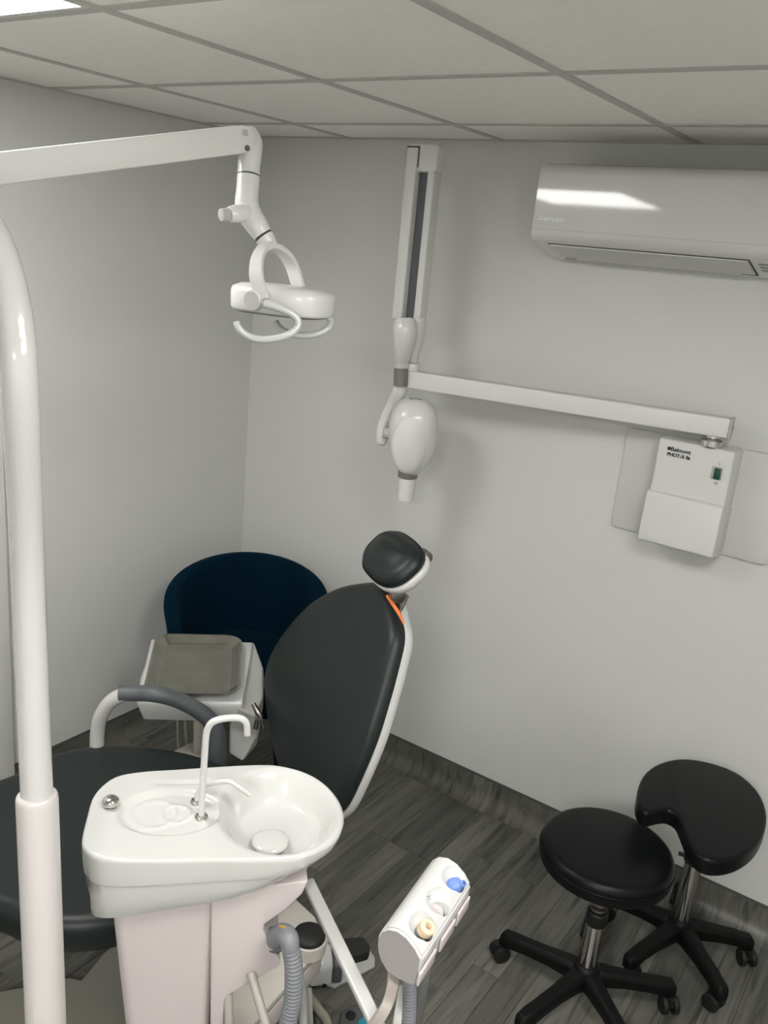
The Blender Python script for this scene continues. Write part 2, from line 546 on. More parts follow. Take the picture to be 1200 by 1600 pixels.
# ================================================================== WALL X-RAY UNIT
t = thing('dental_xray_unit', 'white wall-mounted dental x-ray with folded arm and hanging tube head', 'x-ray machine', (1.81, 0, 1.33))
def rrect(x0, x1, z0, z1, r, y, n=5):
    out = []
    for cx_, cz_, a0 in ((x1 - r, z1 - r, 0), (x0 + r, z1 - r, 90), (x0 + r, z0 + r, 180), (x1 - r, z0 + r, 270)):
        for k in range(n + 1):
            a = math.radians(a0 + 90 * k / n)
            out.append((cx_ + r * math.cos(a), y, cz_ + r * math.sin(a)))
    return out
bm = B(); prism(bm, rrect(1.575, 2.040, 1.168, 1.482, 0.012, 0), (0, -0.014, 0)); obj('mounting_plate', bm, M_xplate, t, bev=0.0015)
bm = B(); prism(bm, rrect(1.703, 1.915, 1.29, 1.487, 0.006, -0.014), (0, -0.096, 0)); hs = obj('control_box', bm, M_white, t, bev=0.007)
bm = B(); prism(bm, [(1.699, -0.014, 1.166), (1.699, -0.014, 1.315), (1.699, -0.112, 1.334), (1.699, -0.126, 1.330), (1.699, -0.132, 1.186), (1.699, -0.12, 1.180)], (0.218, 0, 0)); obj('lower_cover', bm, M_white, t, bev=0.004)
bm = B(); box(bm, (1.862, -0.1115, 1.402), (1.892, -0.107, 1.438)); sw = obj('switch_bezel', bm, M_lgrey, t, bev=0.001)
bm = B(); obox(bm, (1.880, -0.114, 1.420), (0.018, 0, 0), (0, 0.009, 0.001), (0, -0.001, 0.031)); obj('rocker', bm, M_green, sw, bev=0.0015, label='dark green rocker switch')
text_obj('I', 0.011, (1.879, -0.1105, 1.443), (1, 0, 0), (0, 0, 1), M_ink, t)
text_obj('O', 0.011, (1.876, -0.1105, 1.388), (1, 0, 0), (0, 0, 1), M_ink, t)
text_obj('Belmont', 0.0165, (1.741, -0.1105, 1.4565), (1, 0, 0), (0, 0, 1), M_ink, t, bold=0.0004)
text_obj('PHOT-X IIs', 0.0135, (1.733, -0.1105, 1.4415), (1, 0, 0), (0, 0, 1), M_ink, t, bold=0.0006)
bm = B(); revolve(bm, [(0.0025, 0), (0.0055, 0), (0.0055, 0.001), (0.0025, 0.001)], (1.736, -0.110, 1.462), (0, -1, 0), 16)
obj('emblem', bm, M_ink, t)
# pivot ring and horizontal arm
PX, PY_ = 1.842, -0.088
bm = B(); revolve(bm, [(0.030, 1.486), (0.033, 1.490), (0.033, 1.505), (0.029, 1.510), (0.021, 1.512), (0.021, 1.522)], (PX, PY_, 0)); obj('pivot_ring', bm, M_chrome, t, sharp=30)
A0 = V((1.882, -0.092, 1.5475)); A1 = V((0.905, -0.245, 1.5405))
ad = (A1 - A0).normalized(); an = V((ad.y, -ad.x, 0)).normalized()
if an.y > 0: an = -an
bm = B(); obox(bm, (A0 + A1) / 2, A1 - A0, an * 0.046, (0, 0, 0.054)); ha = obj('horizontal_arm', bm, M_white_matt, t, bev=0.004)
bm = B(); obox(bm, A0 - ad * 0.004, ad * 0.008, an * 0.050, (0, 0, 0.059)); obj('end_cap', bm, M_lgrey, ha, bev=0.004)
bm = B(); cyl(bm, A0 - ad * 0.0085 + V((0, 0, 0)), A0 - ad * 0.0095, 0.006); obj('cap_screw', bm, M_dgrey, ha)
# left pivot, knuckle, folded vertical arms (in the plane y ~ -0.25)
KX = 0.930
bm = B(); cyl(bm, (KX, -0.245, 1.567), (KX, -0.245, 1.592), 0.0215, rnd=0.002); obj('elbow_boss', bm, M_white_matt, t)
bm = B(); tube(bm, [(KX, -.245, 1.594), (KX + .001, -.245, 1.62), (KX + .005, -.243, 1.66), (KX + .008, -.243, 1.70), (KX + .006, -.243, 1.735)], [.017, .0175, .023, .025, .022], 20, smooth=4, flat=0.85, up=(1, 0, 0)); obj('rear_knuckle', bm, M_white_matt, t)
bm = B(); box(bm, (0.926, -.266, 1.73), (0.950, -.222, 2.16)); obj('rear_arm', bm, M_white_matt, t, bev=0.004)
bm = B(); box(bm, (0.889, -.250, 1.72), (0.9255, -.226, 2.157)); obj('dark_spine', bm, M_dgrey, t)
bm = B(); prism(bm, rrect(0.850, 0.956, 2.158, 2.238, 0.016, -.226), (0, -0.040, 0)); obj('top_elbow', bm, M_white_matt, t, bev=0.006)
bm = B(); box(bm, (0.8505, -.2745, 1.722), (0.8885, -.2345, 2.225)); fa = obj('front_arm', bm, M_white_matt, t, bev=0.004)
bm = B(); box(bm, (0.8475, -.268, 2.17), (0.8915, -.2662, 2.229)); obj('elbow_gap', bm, M_seam, t)
bm = B(); box(bm, (0.858, -.2758, 1.765), (0.876, -.2742, 1.79)); obj('inspection_tab', bm, M_white_matt, fa, bev=0.001)
bm = B(); tube(bm, [(0.9171, -0.2988, 1.7251), (0.9246, -0.3034, 1.6988), (0.9258, -0.3014, 1.6676), (0.9201, -0.2948, 1.6271), (0.9100, -0.2804, 1.5990), (0.9067, -0.2729, 1.5739)], [.033, .0375, .036, .028, .024, .0225], 22, smooth=4, flat=0.8, up=(0.57, -0.82, 0)); obj('front_knuckle', bm, M_white, t)
bm = B(); tube(bm, [(0.9058, -0.2735, 1.5738), (0.9096, -0.2727, 1.5173)], .0230, 24); obj('grey_collar', bm, M_ring, t, label='warm grey ring around the yoke pivot')
bm = B(); tube(bm, [(0.9068, -0.2686, 1.5165), (0.9017, -0.2680, 1.4930), (0.8797, -0.2588, 1.4551), (0.8617, -0.2620, 1.4100), (0.8533, -0.2693, 1.3709), (0.8599, -0.2796, 1.3306)], [.021, .0225, .021, .020, .020, .0185], 18, smooth=5, flat=0.7, up=(0.57, -0.82, 0), round_end=True); obj('yoke', bm, M_white, t)
# tube head: an egg with a raised oval face
U = V((0.8163, 0.5777, 0)); W = V((0.5777, -0.8163, 0)); Z = V((0, 0, 1))
hc = V((0.9659, -0.2617, 1.3581))
bm = B()
lev = [(-.118, .026, .026), (-.112, .034, .033), (-.095, .046, .045), (-.07, .061, .058), (-.035, .073, .068), (0, .078, .072), (.04, .079, .072), (.075, .074, .068), (.10, .064, .058), (.116, .049, .044), (.126, .030, .026), (.129, .010, .010)]
rings = []
for z, a, b in lev:
    ring = []
    for k in range(36):
        th = 2 * PI * k / 36
        c, s = math.cos(th), math.sin(th)
        e = 0.8
        ring.append(hc + U * a * abs(c) ** e * (1 if c >= 0 else -1) + W * b * abs(s) ** e * (1 if s >= 0 else -1) + Z * z + U * 0.004 * (z < 0))
    rings.append(ring)
loft(bm, rings); xh = obj('tube_head', bm, M_white, t, sharp=60)
bm = B()
fc = hc + W * 0.054 - U * 0.010 + Z * (-0.010)
rings = []
for k in range(7):
    a = PI / 2 * k / 6
    rings.append([fc + U * 0.058 * math.cos(a) * math.cos(q) + Z * (0.098 * math.cos(a) * math.sin(q)) + W * (0.026 * math.sin(a)) for q in [2 * PI * i / 32 for i in range(32)]])
rings[-1] = [fc + W * 0.026 + (p - fc - W * 0.026) * 0.2 for p in rings[-2]]
rings[-1] = [fc + W * 0.0262 + (p - fc) * 0.05 for p in rings[-2]]
loft(bm, rings); obj('face_plate', bm, M_white_matt, xh, sharp=60)
bm = B(); obox(bm, hc + Z * 0.121 - U * 0.002 + W * 0.016, U * 0.040, W * 0.014 + Z * -0.006, Z * 0.012 + W * 0.005); obj('top_label', bm, M_grey, xh, bev=0.001)
bm = B(); cyl(bm, hc - U * 0.074 + Z * 0.008, hc - U * 0.094 + Z * 0.008, 0.019, 0.017, rnd=0.002); obj('side_pivot', bm, M_lgrey, xh)
cdir = Z * -1
cb = hc + V((0, 0, -0.114)) - U * 0.002
bm = B(); cyl(bm, cb, cb + cdir * 0.018, 0.0325, rnd=0.002); obj('cone_ring', bm, M_ring, t, label='dark grey ring above the beam cone')
bm = B(); revolve(bm, [(0.0265, 0), (0.0285, -0.0), (0.0285, -0.076), (0.0255, -0.076), (0.0255, -0.020)], cb + cdir * 0.017, (0, 0, 1)); obj('beam_cone', bm, M_white_matt, t, sharp=30)

# ================================================================== CEILING-HEIGHT LAMP POLE + OPERATING LIGHT
pb = V((1.362, -1.882, 0))
t = thing('lamp_pole', 'tall white enamelled pole with thicker lower sleeve, beside the spittoon', 'pole', (1.43, -1.935, 0))
ps, pm, pt = V((1.4136, -1.9221, 1.0993)), V((1.3750, -1.9011, 1.4350)), V((1.4119, -1.9291, 1.7042))
down = (ps - pm).normalized()
foot = ps + down * (ps.z / -down.z)
bm = B(); tube(bm, [foot, ps + down * 0.012, ps + down * 0.005, ps + down * 0.001, ps], [0.0307, 0.0307, 0.0302, 0.0285, 0.0262], 40); obj('lower_sleeve', bm, M_sleeve, t, sharp=60)
bm = B(); tube(bm, [ps + down * 0.02, pm, pt, (1.4014, -1.9255, 1.7852), (1.3795, -1.9205, 1.8392), (1.3510, -1.9201, 1.8924), (1.3160, -1.9287, 1.9329), (1.2665, -1.9422, 1.9520), (1.1999, -1.9614, 1.9521), (1.1117, -1.9853, 1.9446)], 0.0235, 36, smooth=8); obj('upper_tube', bm, M_enamel, t, sharp=60)
bm = B(); revolve(bm, [(0.05, 0), (0.05, 0.006), (0.045, 0.012), (0.033, 0.013)], (foot.x, foot.y, 0)); obj('base_flange', bm, M_white_matt, t)

t = thing('operating_light', 'white dental operating light on a spring arm with two curved handles', 'lamp', tuple(V((1.1022, -1.9815, 1.9380))))
pa, pj = V((1.0593, -1.9699, 1.9450)), V((1.2273, -1.3492, 2.1008))
d = (pj - pa).normalized(); sd = V((d.y, -d.x, 0)).normalized(); up = sd.cross(d)
if up.z < 0: up = -up
bm = B(); tube(bm, [pa - V((0, 0, 0.06)), pa + V((0, 0, 0.045))], 0.030, 28); obj('pivot_boss', bm, M_enamel, t, bev=0.004)
pa2 = V((1.0516, -1.9493, 1.9468)); pj2 = V((1.2238, -1.3600, 2.0949))
dd = (pj2 - pa2).normalized(); sd = V((dd.y, -dd.x, 0)).normalized(); up = sd.cross(dd)
if up.z < 0: up = -up
ring = []
h = 0.0235
poly = [pa2 + up * h, pj2 + up * h]
for k in range(1, 12):
    a = PI / 2 - PI * k / 12
    poly.append(pj2 + up * h * math.sin(a) + dd * h * 1.05 * math.cos(a))
poly += [pj2 - up * h, pa2 - up * h]
bm = B(); prism(bm, [p + sd * 0.019 for p in poly], -sd * 0.038); sa = obj('spring_arm', bm, M_white_matt, t, bev=0.003)
bm = B(); 
q = V((1.2298, -1.3565, 2.1105)); cyl(bm, q + sd * 0.004, q - sd * 0.004 + sd * 0.012, 0.0062)
bmx = bm
bm = B(); c1 = pj2 + up * 0.010 + dd * 0.006 + sd * 0.019; cyl(bm, c1, c1 + sd * 0.0008, 0.0062); obj('cover_disc', bm, M_lgrey, sa)
c2 = pj2 - up * 0.0155 + dd * 0.005 + sd * 0.019
bmx.free()
bm = B(); cyl(bm, c2, c2 + sd * 0.0012, 0.0052); obj('hex_screw', bm, M_dgrey, sa)
bm = B(); tube(bm, [(1.2139, -1.3279, 2.1147), (1.2238, -1.3285, 2.0950), (1.2289, -1.3324, 2.0749), (1.2310, -1.3358, 2.0547), (1.2335, -1.3390, 2.0378)], [.0165, .0225, .0215, .0205, .0205], 28, smooth=4); obj('elbow_housing', bm, M_white, t)
bm = B(); tube(bm, [(1.2334, -1.3389, 2.0384), (1.2340, -1.3395, 2.0356)], .0200, 28); obj('housing_gap', bm, M_seam, t)
bm = B(); tube(bm, [(1.2340, -1.3395, 2.0356), (1.2378, -1.3448, 2.0074), (1.2401, -1.3477, 1.9882), (1.2486, -1.3458, 1.9675), (1.2625, -1.3405, 1.9496), (1.2730, -1.3352, 1.9347)], [.0207, .0207, .0215, .0220, .0210, .0178], 28, smooth=6); bl_ = obj('bent_link', bm, M_white, t)
bm = B(); tube(bm, [(1.2500, -1.3560, 1.9713), (1.2447, -1.3801, 1.9668), (1.2411, -1.3934, 1.9644)], [.0165, .0160, .0130], 24, smooth=3); obj('side_boss', bm, M_white, bl_)
bm = B(); tube(bm, [(1.2406, -1.3937, 1.9643), (1.2365, -1.4087, 1.9618)], [.0115, .0110], 24); obj('brake_knob', bm, M_lgrey, bl_, bev=0.0012)
bm = B(); tube(bm, [(1.2730, -1.3352, 1.9347), (1.2751, -1.3337, 1.9316)], .0172, 24); obj('collar_gap', bm, M_seam, t)
bm = B(); tube(bm, [(1.2751, -1.3337, 1.9316), (1.2820, -1.3300, 1.9220), (1.2880, -1.3270, 1.9123)], [.0178, .0165, .0120], 24, smooth=3); obj('collar', bm, M_white, t)
# yoke prongs (flat bars)
def ribbon(bm, pts, widths, thick, wdir, n=6):
    P = spline(pts, n); Wd = []
    for i in range(len(pts) - 1):
        for k in range(n):
            Wd.append(widths[i] + (widths[i + 1] - widths[i]) * k / n)
    Wd.append(widths[-1])
    rings = []
    for i, p in enumerate(P):
        T = (P[min(i + 1, len(P) - 1)] - P[max(i - 1, 0)]).normalized()
        w = V(wdir); w = (w - T * w.dot(T)).normalized(); nn = T.cross(w)
        a, b = w * Wd[i] / 2, nn * thick / 2
        rings.append([p + a * .85 + b, p + a + b * .4, p + a - b * .4, p + a * .85 - b, p - a * .85 - b, p - a - b * .4, p - a + b * .4, p - a * .85 + b])
    loft(bm, rings)
UL = V((0.966, 0.259, 0)); WL = V((-0.259, 0.966, 0))
bm = B(); ribbon(bm, [(1.2938, -1.3324, 1.9216), (1.2969, -1.3591, 1.9113), (1.3111, -1.3881, 1.8921), (1.3237, -1.4021, 1.8650), (1.3313, -1.3993, 1.8413), (1.3357, -1.3961, 1.8250)], [.020, .022, .025, .027, .027, .026], 0.010, UL); obj('yoke_prong', bm, M_white, t)
bm = B(); ribbon(bm, [(1.2776, -1.3319, 1.9182), (1.2791, -1.3069, 1.9150), (1.2790, -1.2746, 1.9003), (1.2806, -1.2559, 1.8797), (1.2875, -1.2481, 1.8540), (1.2918, -1.2441, 1.8399)], [.026, .034, .031, .029, .028, .027], 0.010, UL); obj('yoke_prong', bm, M_white, t)
# head body
hc2 = V((1.3183, -1.3211, 1.8214))
def hring(ku, kw, z, n=40, e=0.62, sh=0.0):
    out = []
    for i in range(n):
        a = 2 * PI * i / n; c, s = math.cos(a), math.sin(a)
        out.append(hc2 + UL * ku * abs(c) ** e * (1 if c >= 0 else -1) + WL * kw * abs(s) ** e * (1 if s >= 0 else -1) + V((0, 0, z)))
    return out
bm = B(); loft(bm, [hring(.088, .058, -.0235), hring(.092, .062, -.0225), hring(.0945, .0645, -.018), hring(.0955, .0655, .012), hring(.093, .063, .019), hring(.080, .050, .0255), hring(.05, .03, .028)]); lh = obj('lamp_head', bm, M_white, t, sharp=50)
bm = B(); loft(bm, [hring(.082, .054, -.0265), hring(.088, .058, -.0235)]); obj('lens_rim', bm, M_grey, lh)
bm = B(); p0 = hc2 - WL * 0.060 - UL * 0.021 + V((0, 0, .0)); cyl(bm, p0, p0 - WL * 0.024, 0.0185, rnd=0.002)
pv = obj('side_pivot', bm, M_white, t)
bm = B(); p1 = hc2 + WL * 0.060 - UL * 0.006; cyl(bm, p1, p1 + WL * 0.018, 0.0185, rnd=0.002); obj('side_pivot', bm, M_white, t)
bm = B(); cyl(bm, p0 - WL * 0.024, p0 - WL * 0.0255, 0.0150); obj('pivot_disc', bm, M_lgrey, pv, label='light grey disc on the side pivot')
bm = B(); tube(bm, [(1.3500, -1.4077, 1.8187), (1.3664, -1.3918, 1.8149), (1.3841, -1.3767, 1.8068), (1.3959, -1.3666, 1.7958), (1.3986, -1.3700, 1.7814), (1.3903, -1.3870, 1.7671), (1.3711, -1.4093, 1.7584), (1.3520, -1.4286, 1.7575), (1.3377, -1.4417, 1.7650), (1.3302, -1.4492, 1.7753), (1.3257, -1.4491, 1.7837)], [.0075, .0075, .007, .0065, .0065, .0065, .0065, .0065, .0065, .0063, .006], 14, smooth=6); obj('handle', bm, M_clear, t, sharp=60)
bm = B(); tube(bm, [(1.3288, -1.2215, 1.7998), (1.3461, -1.2182, 1.7944), (1.3539, -1.2167, 1.7842), (1.3550, -1.2267, 1.7721), (1.3436, -1.2450, 1.7599), (1.3221, -1.2673, 1.7552), (1.3016, -1.2858, 1.7591), (1.2871, -1.2925, 1.7672), (1.2789, -1.2943, 1.7773)], [.007, .007, .0065, .0065, .0065, .0065, .0065, .0063, .006], 14, smooth=6); obj('handle', bm, M_clear, t, sharp=60)

# ================================================================== BLUE TUB CHAIR IN THE CORNER
cc = V((0.468, -0.455, 0))
t = thing('tub_chair', 'navy velvet tub chair tucked in the room corner behind the dental chair', 'chair', tuple(cc))
fa_ = math.radians(-50)      # facing direction
def tubp(th, z, r):
    return cc + V((r * math.cos(th), r * math.sin(th), z))
bm = B(); rings = []
nA = 44
for i in range(nA + 1):
    u = -1 + 2 * i / nA                      # -1..1 round the back
    th = fa_ + PI + u * math.radians(118)
    top = 0.60 + 0.172 * math.cos(u * PI / 2 * 0.98) ** 0.62
    prof = []
    for z, r in ((0.34, 0.232), (0.42, 0.258), (0.52, 0.272), (0.60, 0.280)):
        prof.append((z, r))
    for k in range(1, 5):
        f = k / 4
        prof.append((0.60 + (top - 0.60) * f * 0.96, 0.280 + 0.010 * f))
    ro = [tubp(th, z, r) for z, r in prof]
    tipz = top
    zt = prof[-1][0]; rt = prof[-1][1]
    tip = [tubp(th, zt + (tipz - zt) * 0.8, rt - 0.008), tubp(th, tipz, rt - 0.022), tubp(th, zt + (tipz - zt) * 0.8, rt - 0.036)]
    ri = [tubp(th, z, r - 0.045) for z, r in prof[::-1]]
    rings.append(ro + tip + ri)
loft(bm, rings); bk = obj('tub_back', bm, M_velvet, t, sharp=60)
bm = B(); pad(bm, [cc + V((0.245 * math.cos(a), 0.245 * math.sin(a), 0.47)) for a in [2 * PI * k / 48 for k in range(48)]], (0, 0, 1), 0.13, 0.03, dome=0.015); obj('seat', bm, M_velvet, t)
for k in range(4):
    a = fa_ + PI / 4 + k * PI / 2
    q = V((math.cos(a), math.sin(a), 0))
    bm = B(); tube(bm, [cc + q * 0.16 + V((0, 0, 0.35)), cc + q * 0.22], [.014, .009], 14); obj('leg', bm, M_blackp, t)

# ================================================================== DENTAL CHAIR
a54, n54 = frame(54)
t = thing('dental_chair', 'black upholstered dental chair with white shell and tilted headrest', 'dental chair', (0.85, -1.10, 0))
def C54(s, m, z): return a54 * s + n54 * m + V((0, 0, z))
# seat cushion
far = [(-1.35, 1.36), (-1.10, 1.345), (-0.95, 1.325), (-0.84, 1.285), (-0.74, 1.205), (-0.60, 1.180), (-0.44, 1.225), (-0.33, 1.29), (-0.245, 1.375)]
mc = 1.535
near = [(s, 2 * mc - m) for s, m in far][::-1]
ol = [C54(s, m, 0.50) for s, m in far] + [C54(-0.20, 1.45, 0.50), C54(-0.195, mc, 0.50), C54(-0.20, 1.62, 0.50)] + [C54(s, m, 0.50) for s, m in near] + [C54(-1.42, 1.63, 0.5), C54(-1.44, mc, 0.5), C54(-1.42, 1.44, 0.5)]
bm = B(); pad(bm, spline(ol, 5, True), (0, 0, 1), 0.085, 0.032, dome=-0.006, centre=C54(-0.6, mc, 0.50)); obj('seat_cushion', bm, M_vinyl, t, sharp=60)
ol2 = [V((p.x, p.y, 0.415)) + (C54(-0.7, mc, 0.415) - V((p.x, p.y, 0.415))) * 0.18 for p in spline(ol, 3, True)]
bm = B(); prism(bm, ol2, (0, 0, -0.035)); obj('seat_pan', bm, M_white, t, bev=0.006)
# lifting column and foot plate
bm = B(); obox(bm, C54(-0.28, mc-0.05, 0.225), a54 * 0.26, n54 * 0.20, (0, 0, 0.32)); obj('lift_column', bm, M_white, t, bev=0.03)
bp_ = [(0.6891, -1.7082, 0.0500), (0.7653, -1.6178, 0.0500), (0.8050, -1.5630, 0.0500), (0.8385, -1.5023, 0.0500), (0.8637, -1.4780, 0.0500), (0.8889, -1.4673, 0.0500), (0.8622, -1.3809, 0.0500), (0.8379, -1.2426, 0.0500), (0.9014, -1.1210, 0.0500), (1.1597, -1.3136, 0.0500), (1.3312, -1.4944, 0.0500), (1.0829, -1.8162, 0.0500), (0.8440, -1.8979, 0.0500)]
bm = B(); prism(bm, bp_, (0, 0, -0.05)); obj('floor_plate', bm, M_plate, t, bev=0.005)
# backrest: plane leaning back 22 degrees
a60, n60 = frame(60)
th22 = math.radians(22)
UB = a60 * math.sin(th22) + V((0, 0, 1)) * math.cos(th22)
NB = n60.cross(UB)
if NB.dot(a60) > 0: NB = -NB
bo = [(1.2084, -0.7455, 1.0658), (1.1202, -0.7105, 1.0316), (1.0041, -0.6731, 0.9682), (0.8960, -0.6524, 0.8786), (0.8180, -0.6552, 0.7762), (0.7776, -0.6747, 0.6844), (0.7803, -0.7080, 0.6163), (0.8232, -0.7562, 0.5660), (0.9138, -0.8304, 0.5192), (1.0179, -0.9079, 0.4818), (1.1519, -0.9901, 0.4715), (1.2794, -1.0442, 0.5133), (1.3439, -1.0528, 0.5749), (1.3657, -1.0259, 0.6594), (1.3767, -0.9870, 0.7563), (1.3731, -0.9434, 0.8453), (1.3639, -0.9011, 0.9247), (1.3481, -0.8609, 0.9914), (1.3042, -0.8183, 1.0282), (1.2522, -0.7754, 1.0559)]
bpts = spline(bo, 5, True)
bm = B(); pad(bm, bpts, NB, 0.055, 0.030, dome=0.012, rings=7); obj('backrest_cushion', bm, M_vinyl, t, sharp=60)
Nn = -NB
bc = sum((V(p) for p in bpts), V((0, 0, 0))) / len(bpts)
sh = []
ordered = [V(p) for p in bpts]
for off, k in ((0.040, 0.985), (0.042, 1.008), (0.052, 1.012), (0.064, 1.004), (0.072, 0.97), (0.077, 0.88), (0.080, 0.6)):
    sh.append([bc + (p - bc) * k - NB * off for p in ordered])
bm = B(); loft(bm, sh); bs = obj('back_shell', bm, M_white, t, sharp=60)
bm = B(); tube(bm, [(1.3436, -0.7769, 0.8721), (1.3469, -0.7837, 0.8473), (1.3495, -0.7898, 0.8258)], [.004, .006, .004], 10, smooth=3); obj('release_catch', bm, M_dgrey, bs)
# strap that pokes out between cushion and shell
bm = B(); ribbon(bm, [(1.2985, -0.8327, 1.0775), (1.3174, -0.8275, 1.0569), (1.3351, -0.8233, 1.0362), (1.3526, -0.8209, 1.0107)], [.007, .010, .009, .004], 0.003, (0.8, 0.5, -0.3)); obj('orange_strap', bm, M_orange, t, label='orange strap beside the headrest joint')
# headrest
hcen = V((1.2598, -0.7969, 1.1778))
th = math.radians(47)
UH = (a60 * math.sin(th) + V((0, 0, 1)) * math.cos(th)).normalized()
NH = n60.cross(UH)
if NH.dot(a60) > 0: NH = -NH
ring = []
for k in range(48):
    a = 2 * PI * k / 48; c, s = math.cos(a), math.sin(a)
    w_ = 0.117 * (1 + 0.06 * s)
    ring.append(hcen + n60 * w_ * abs(c) ** 0.76 * (1 if c >= 0 else -1) + UH * 0.075 * abs(s) ** 0.78 * (1 if s >= 0 else -1))
bm = B(); pad(bm, ring, NH, 0.045, 0.036, dome=0.018, rings=6); obj('headrest_cushion', bm, M_vinyl, t, sharp=60)
sh = []
hb = hcen + UH * 0.011 + n60 * 0.005
for off, k in ((0.040, 0.98), (0.043, 1.02), (0.055, 1.02), (0.066, 0.97), (0.070, 0.85), (0.073, 0.5)):
    sh.append([hb + (p - hb) * k - NH * off for p in ring])
bm = B(); loft(bm, sh); hsh = obj('headrest_shell', bm, M_white, t, sharp=60)
k0, k1 = V((1.3263, -0.8244, 1.0838)), V((1.3632, -0.7637, 1.1832))
bm = B(); cyl(bm, k0 + n60 * 0.012, k0 - n60 * 0.012, 0.0195, rnd=0.002); obj('joint_knob', bm, M_dchrome, t, label='dull metal knob at the foot of the headrest')
bm = B(); cyl(bm, k1 + n60 * 0.006, k1 - n60 * 0.03, 0.0165, rnd=0.002); obj('joint_knob', bm, M_dchrome, t)
bm = B(); obox(bm, (k0 + k1) / 2 - n60 * 0.020 + (k1 - k0).cross(n60).normalized() * 0.006, (k1 - k0) * 0.70, n60 * 0.045, (k1 - k0).cross(n60).normalized() * 0.009); obj('link_bar', bm, M_white, t, bev=0.002)
bm = B(); obox(bm, k0 - n60 * 0.06 - UB * 0.05 - NB * 0.055, UB * 0.10, n60 * 0.05, NB * 0.008); obj('headrest_stem', bm, M_dchrome, t, bev=0.002)
# back hinge between seat and back
bm = B(); obox(bm, C54(-0.17, mc + 0.02, 0.43), a54 * 0.16, n54 * 0.30, (0, 0, 0.07)); obj('back_hinge', bm, M_white, t, bev=0.02)
# armrest on the far side
am = [(0.6013, -1.1969, 0.4426), (0.6015, -1.1967, 0.5267), (0.6146, -1.1956, 0.5938), (0.6466, -1.1856, 0.6514), (0.6853, -1.1663, 0.6831)]
bm = B(); tube(bm, [V(am[0]) - V((0, 0, 0.09))] + am, .0205, 22, smooth=6); obj('armrest_tube', bm, M_enamel, t, sharp=60)
bm = B(); tube(bm, [(0.6724, -1.1756, 0.6836), (0.7122, -1.1463, 0.6877), (0.7617, -1.1208, 0.6930), (0.7926, -1.0782, 0.6723), (0.8222, -1.0375, 0.6412), (0.8472, -1.0031, 0.6020), (0.8599, -0.9856, 0.5581), (0.8633, -0.9810, 0.5004), (0.8653, -0.9782, 0.4031)], [.0225, .0225, .0225, .0225, .023, .024, .026, .027, .027], 20, smooth=6, flat=1.0); obj('armrest_pad', bm, M_arm, t, sharp=60)

# ================================================================== INSTRUMENT UNIT WITH TRAY
t = thing('delivery_unit', 'white dental instrument unit holding the steel tray beyond the armrest', 'dental unit', (0.62, -0.92, 0))
q0, q1, q2, q3 = V((0.3670, -0.8038, 0.6200)), V((0.6174, -0.5773, 0.6200)), V((0.8740, -0.8941, 0.6200)), V((0.6461, -1.0931, 0.6200))
bm = B(); loft(bm, [[q0, q1, q2, q3], [p - V((0, 0, 0.018)) for p in (q0, q1, q2, q3)], [V((0, 0, 0.0)) + (p.lerp((q0 + q2) / 2, 0.11) - V((0, 0, 0.080))) for p in (q0, q1, q2, q3)]]); obj('body', bm, M_white, t, bev=0.007)
top = [(0.5944, -0.5775, 0.6120), (0.6112, -0.5670, 0.6120), (0.7310, -0.6504, 0.5950), (0.8438, -0.7708, 0.5800), (0.8974, -0.8638, 0.5700), (0.8676, -0.9052, 0.6050)]
mid_ = [(0.5266, -0.5154, 0.5500), (0.5536, -0.5018, 0.5500), (0.6946, -0.5992, 0.5200), (0.8084, -0.7273, 0.5100), (0.8782, -0.8259, 0.4800), (0.8243, -0.8938, 0.5200)]
bot = [(0.7763, -0.7893, 0.4200), (0.7937, -0.7727, 0.4200), (0.8263, -0.7722, 0.4200), (0.8526, -0.7972, 0.4200), (0.8766, -0.8838, 0.4150), (0.8230, -0.8898, 0.4250)]
bm = B(); loft(bm, [top, mid_, bot]); obj('side_pod', bm, M_lgrey, t, bev=0.008, sharp=30)
bm = B(); tube(bm, [(0.7383, -0.9346, 0.5300), (0.7265, -0.9182, 0.4000)], .017, 20); box(bm, V((0.7265, -0.9182, 0.4000)) - V((.06, .06, .40)), V((0.7265, -0.9182, 0.4000)) + V((.06, .06, 0.0))); obj('support_post', bm, M_cream, t, bev=0.003)
bm = B(); tube(bm, [(0.6994, -0.9858, 0.5400), (0.6226, -0.9061, 0.3600)], .0035, 8); tube(bm, [(0.7155, -0.9702, 0.5400), (0.6412, -0.8883, 0.3600)], .0045, 8); obj('supply_tubes', bm, M_lgrey, t)
bm = B(); tube(bm, [(0.3697, -0.7320, 0.5200), (0.3538, -0.7687, 0.5200), (0.3875, -0.8330, 0.5200), (0.4451, -0.8972, 0.5100), (0.4884, -0.9361, 0.5100)], [.012, .014, .015, .016, .016], 20, smooth=6); obj('curved_arm', bm, M_enamel, t, sharp=60)
bm = B()
tube(bm, [(0.9363, -0.9159, 0.6496), (0.9584, -0.9196, 0.6333), (0.9694, -0.9171, 0.6202)], [.007, .009, .006], 12); tube(bm, [(0.9558, -0.9178, 0.6086), (0.9516, -0.9191, 0.5782)], [.006, .008], 12); tube(bm, [(0.9663, -0.9104, 0.6098), (0.9692, -0.9060, 0.5820)], [.005, .007], 12)
obj('instrument_tips', bm, M_dchrome, t)
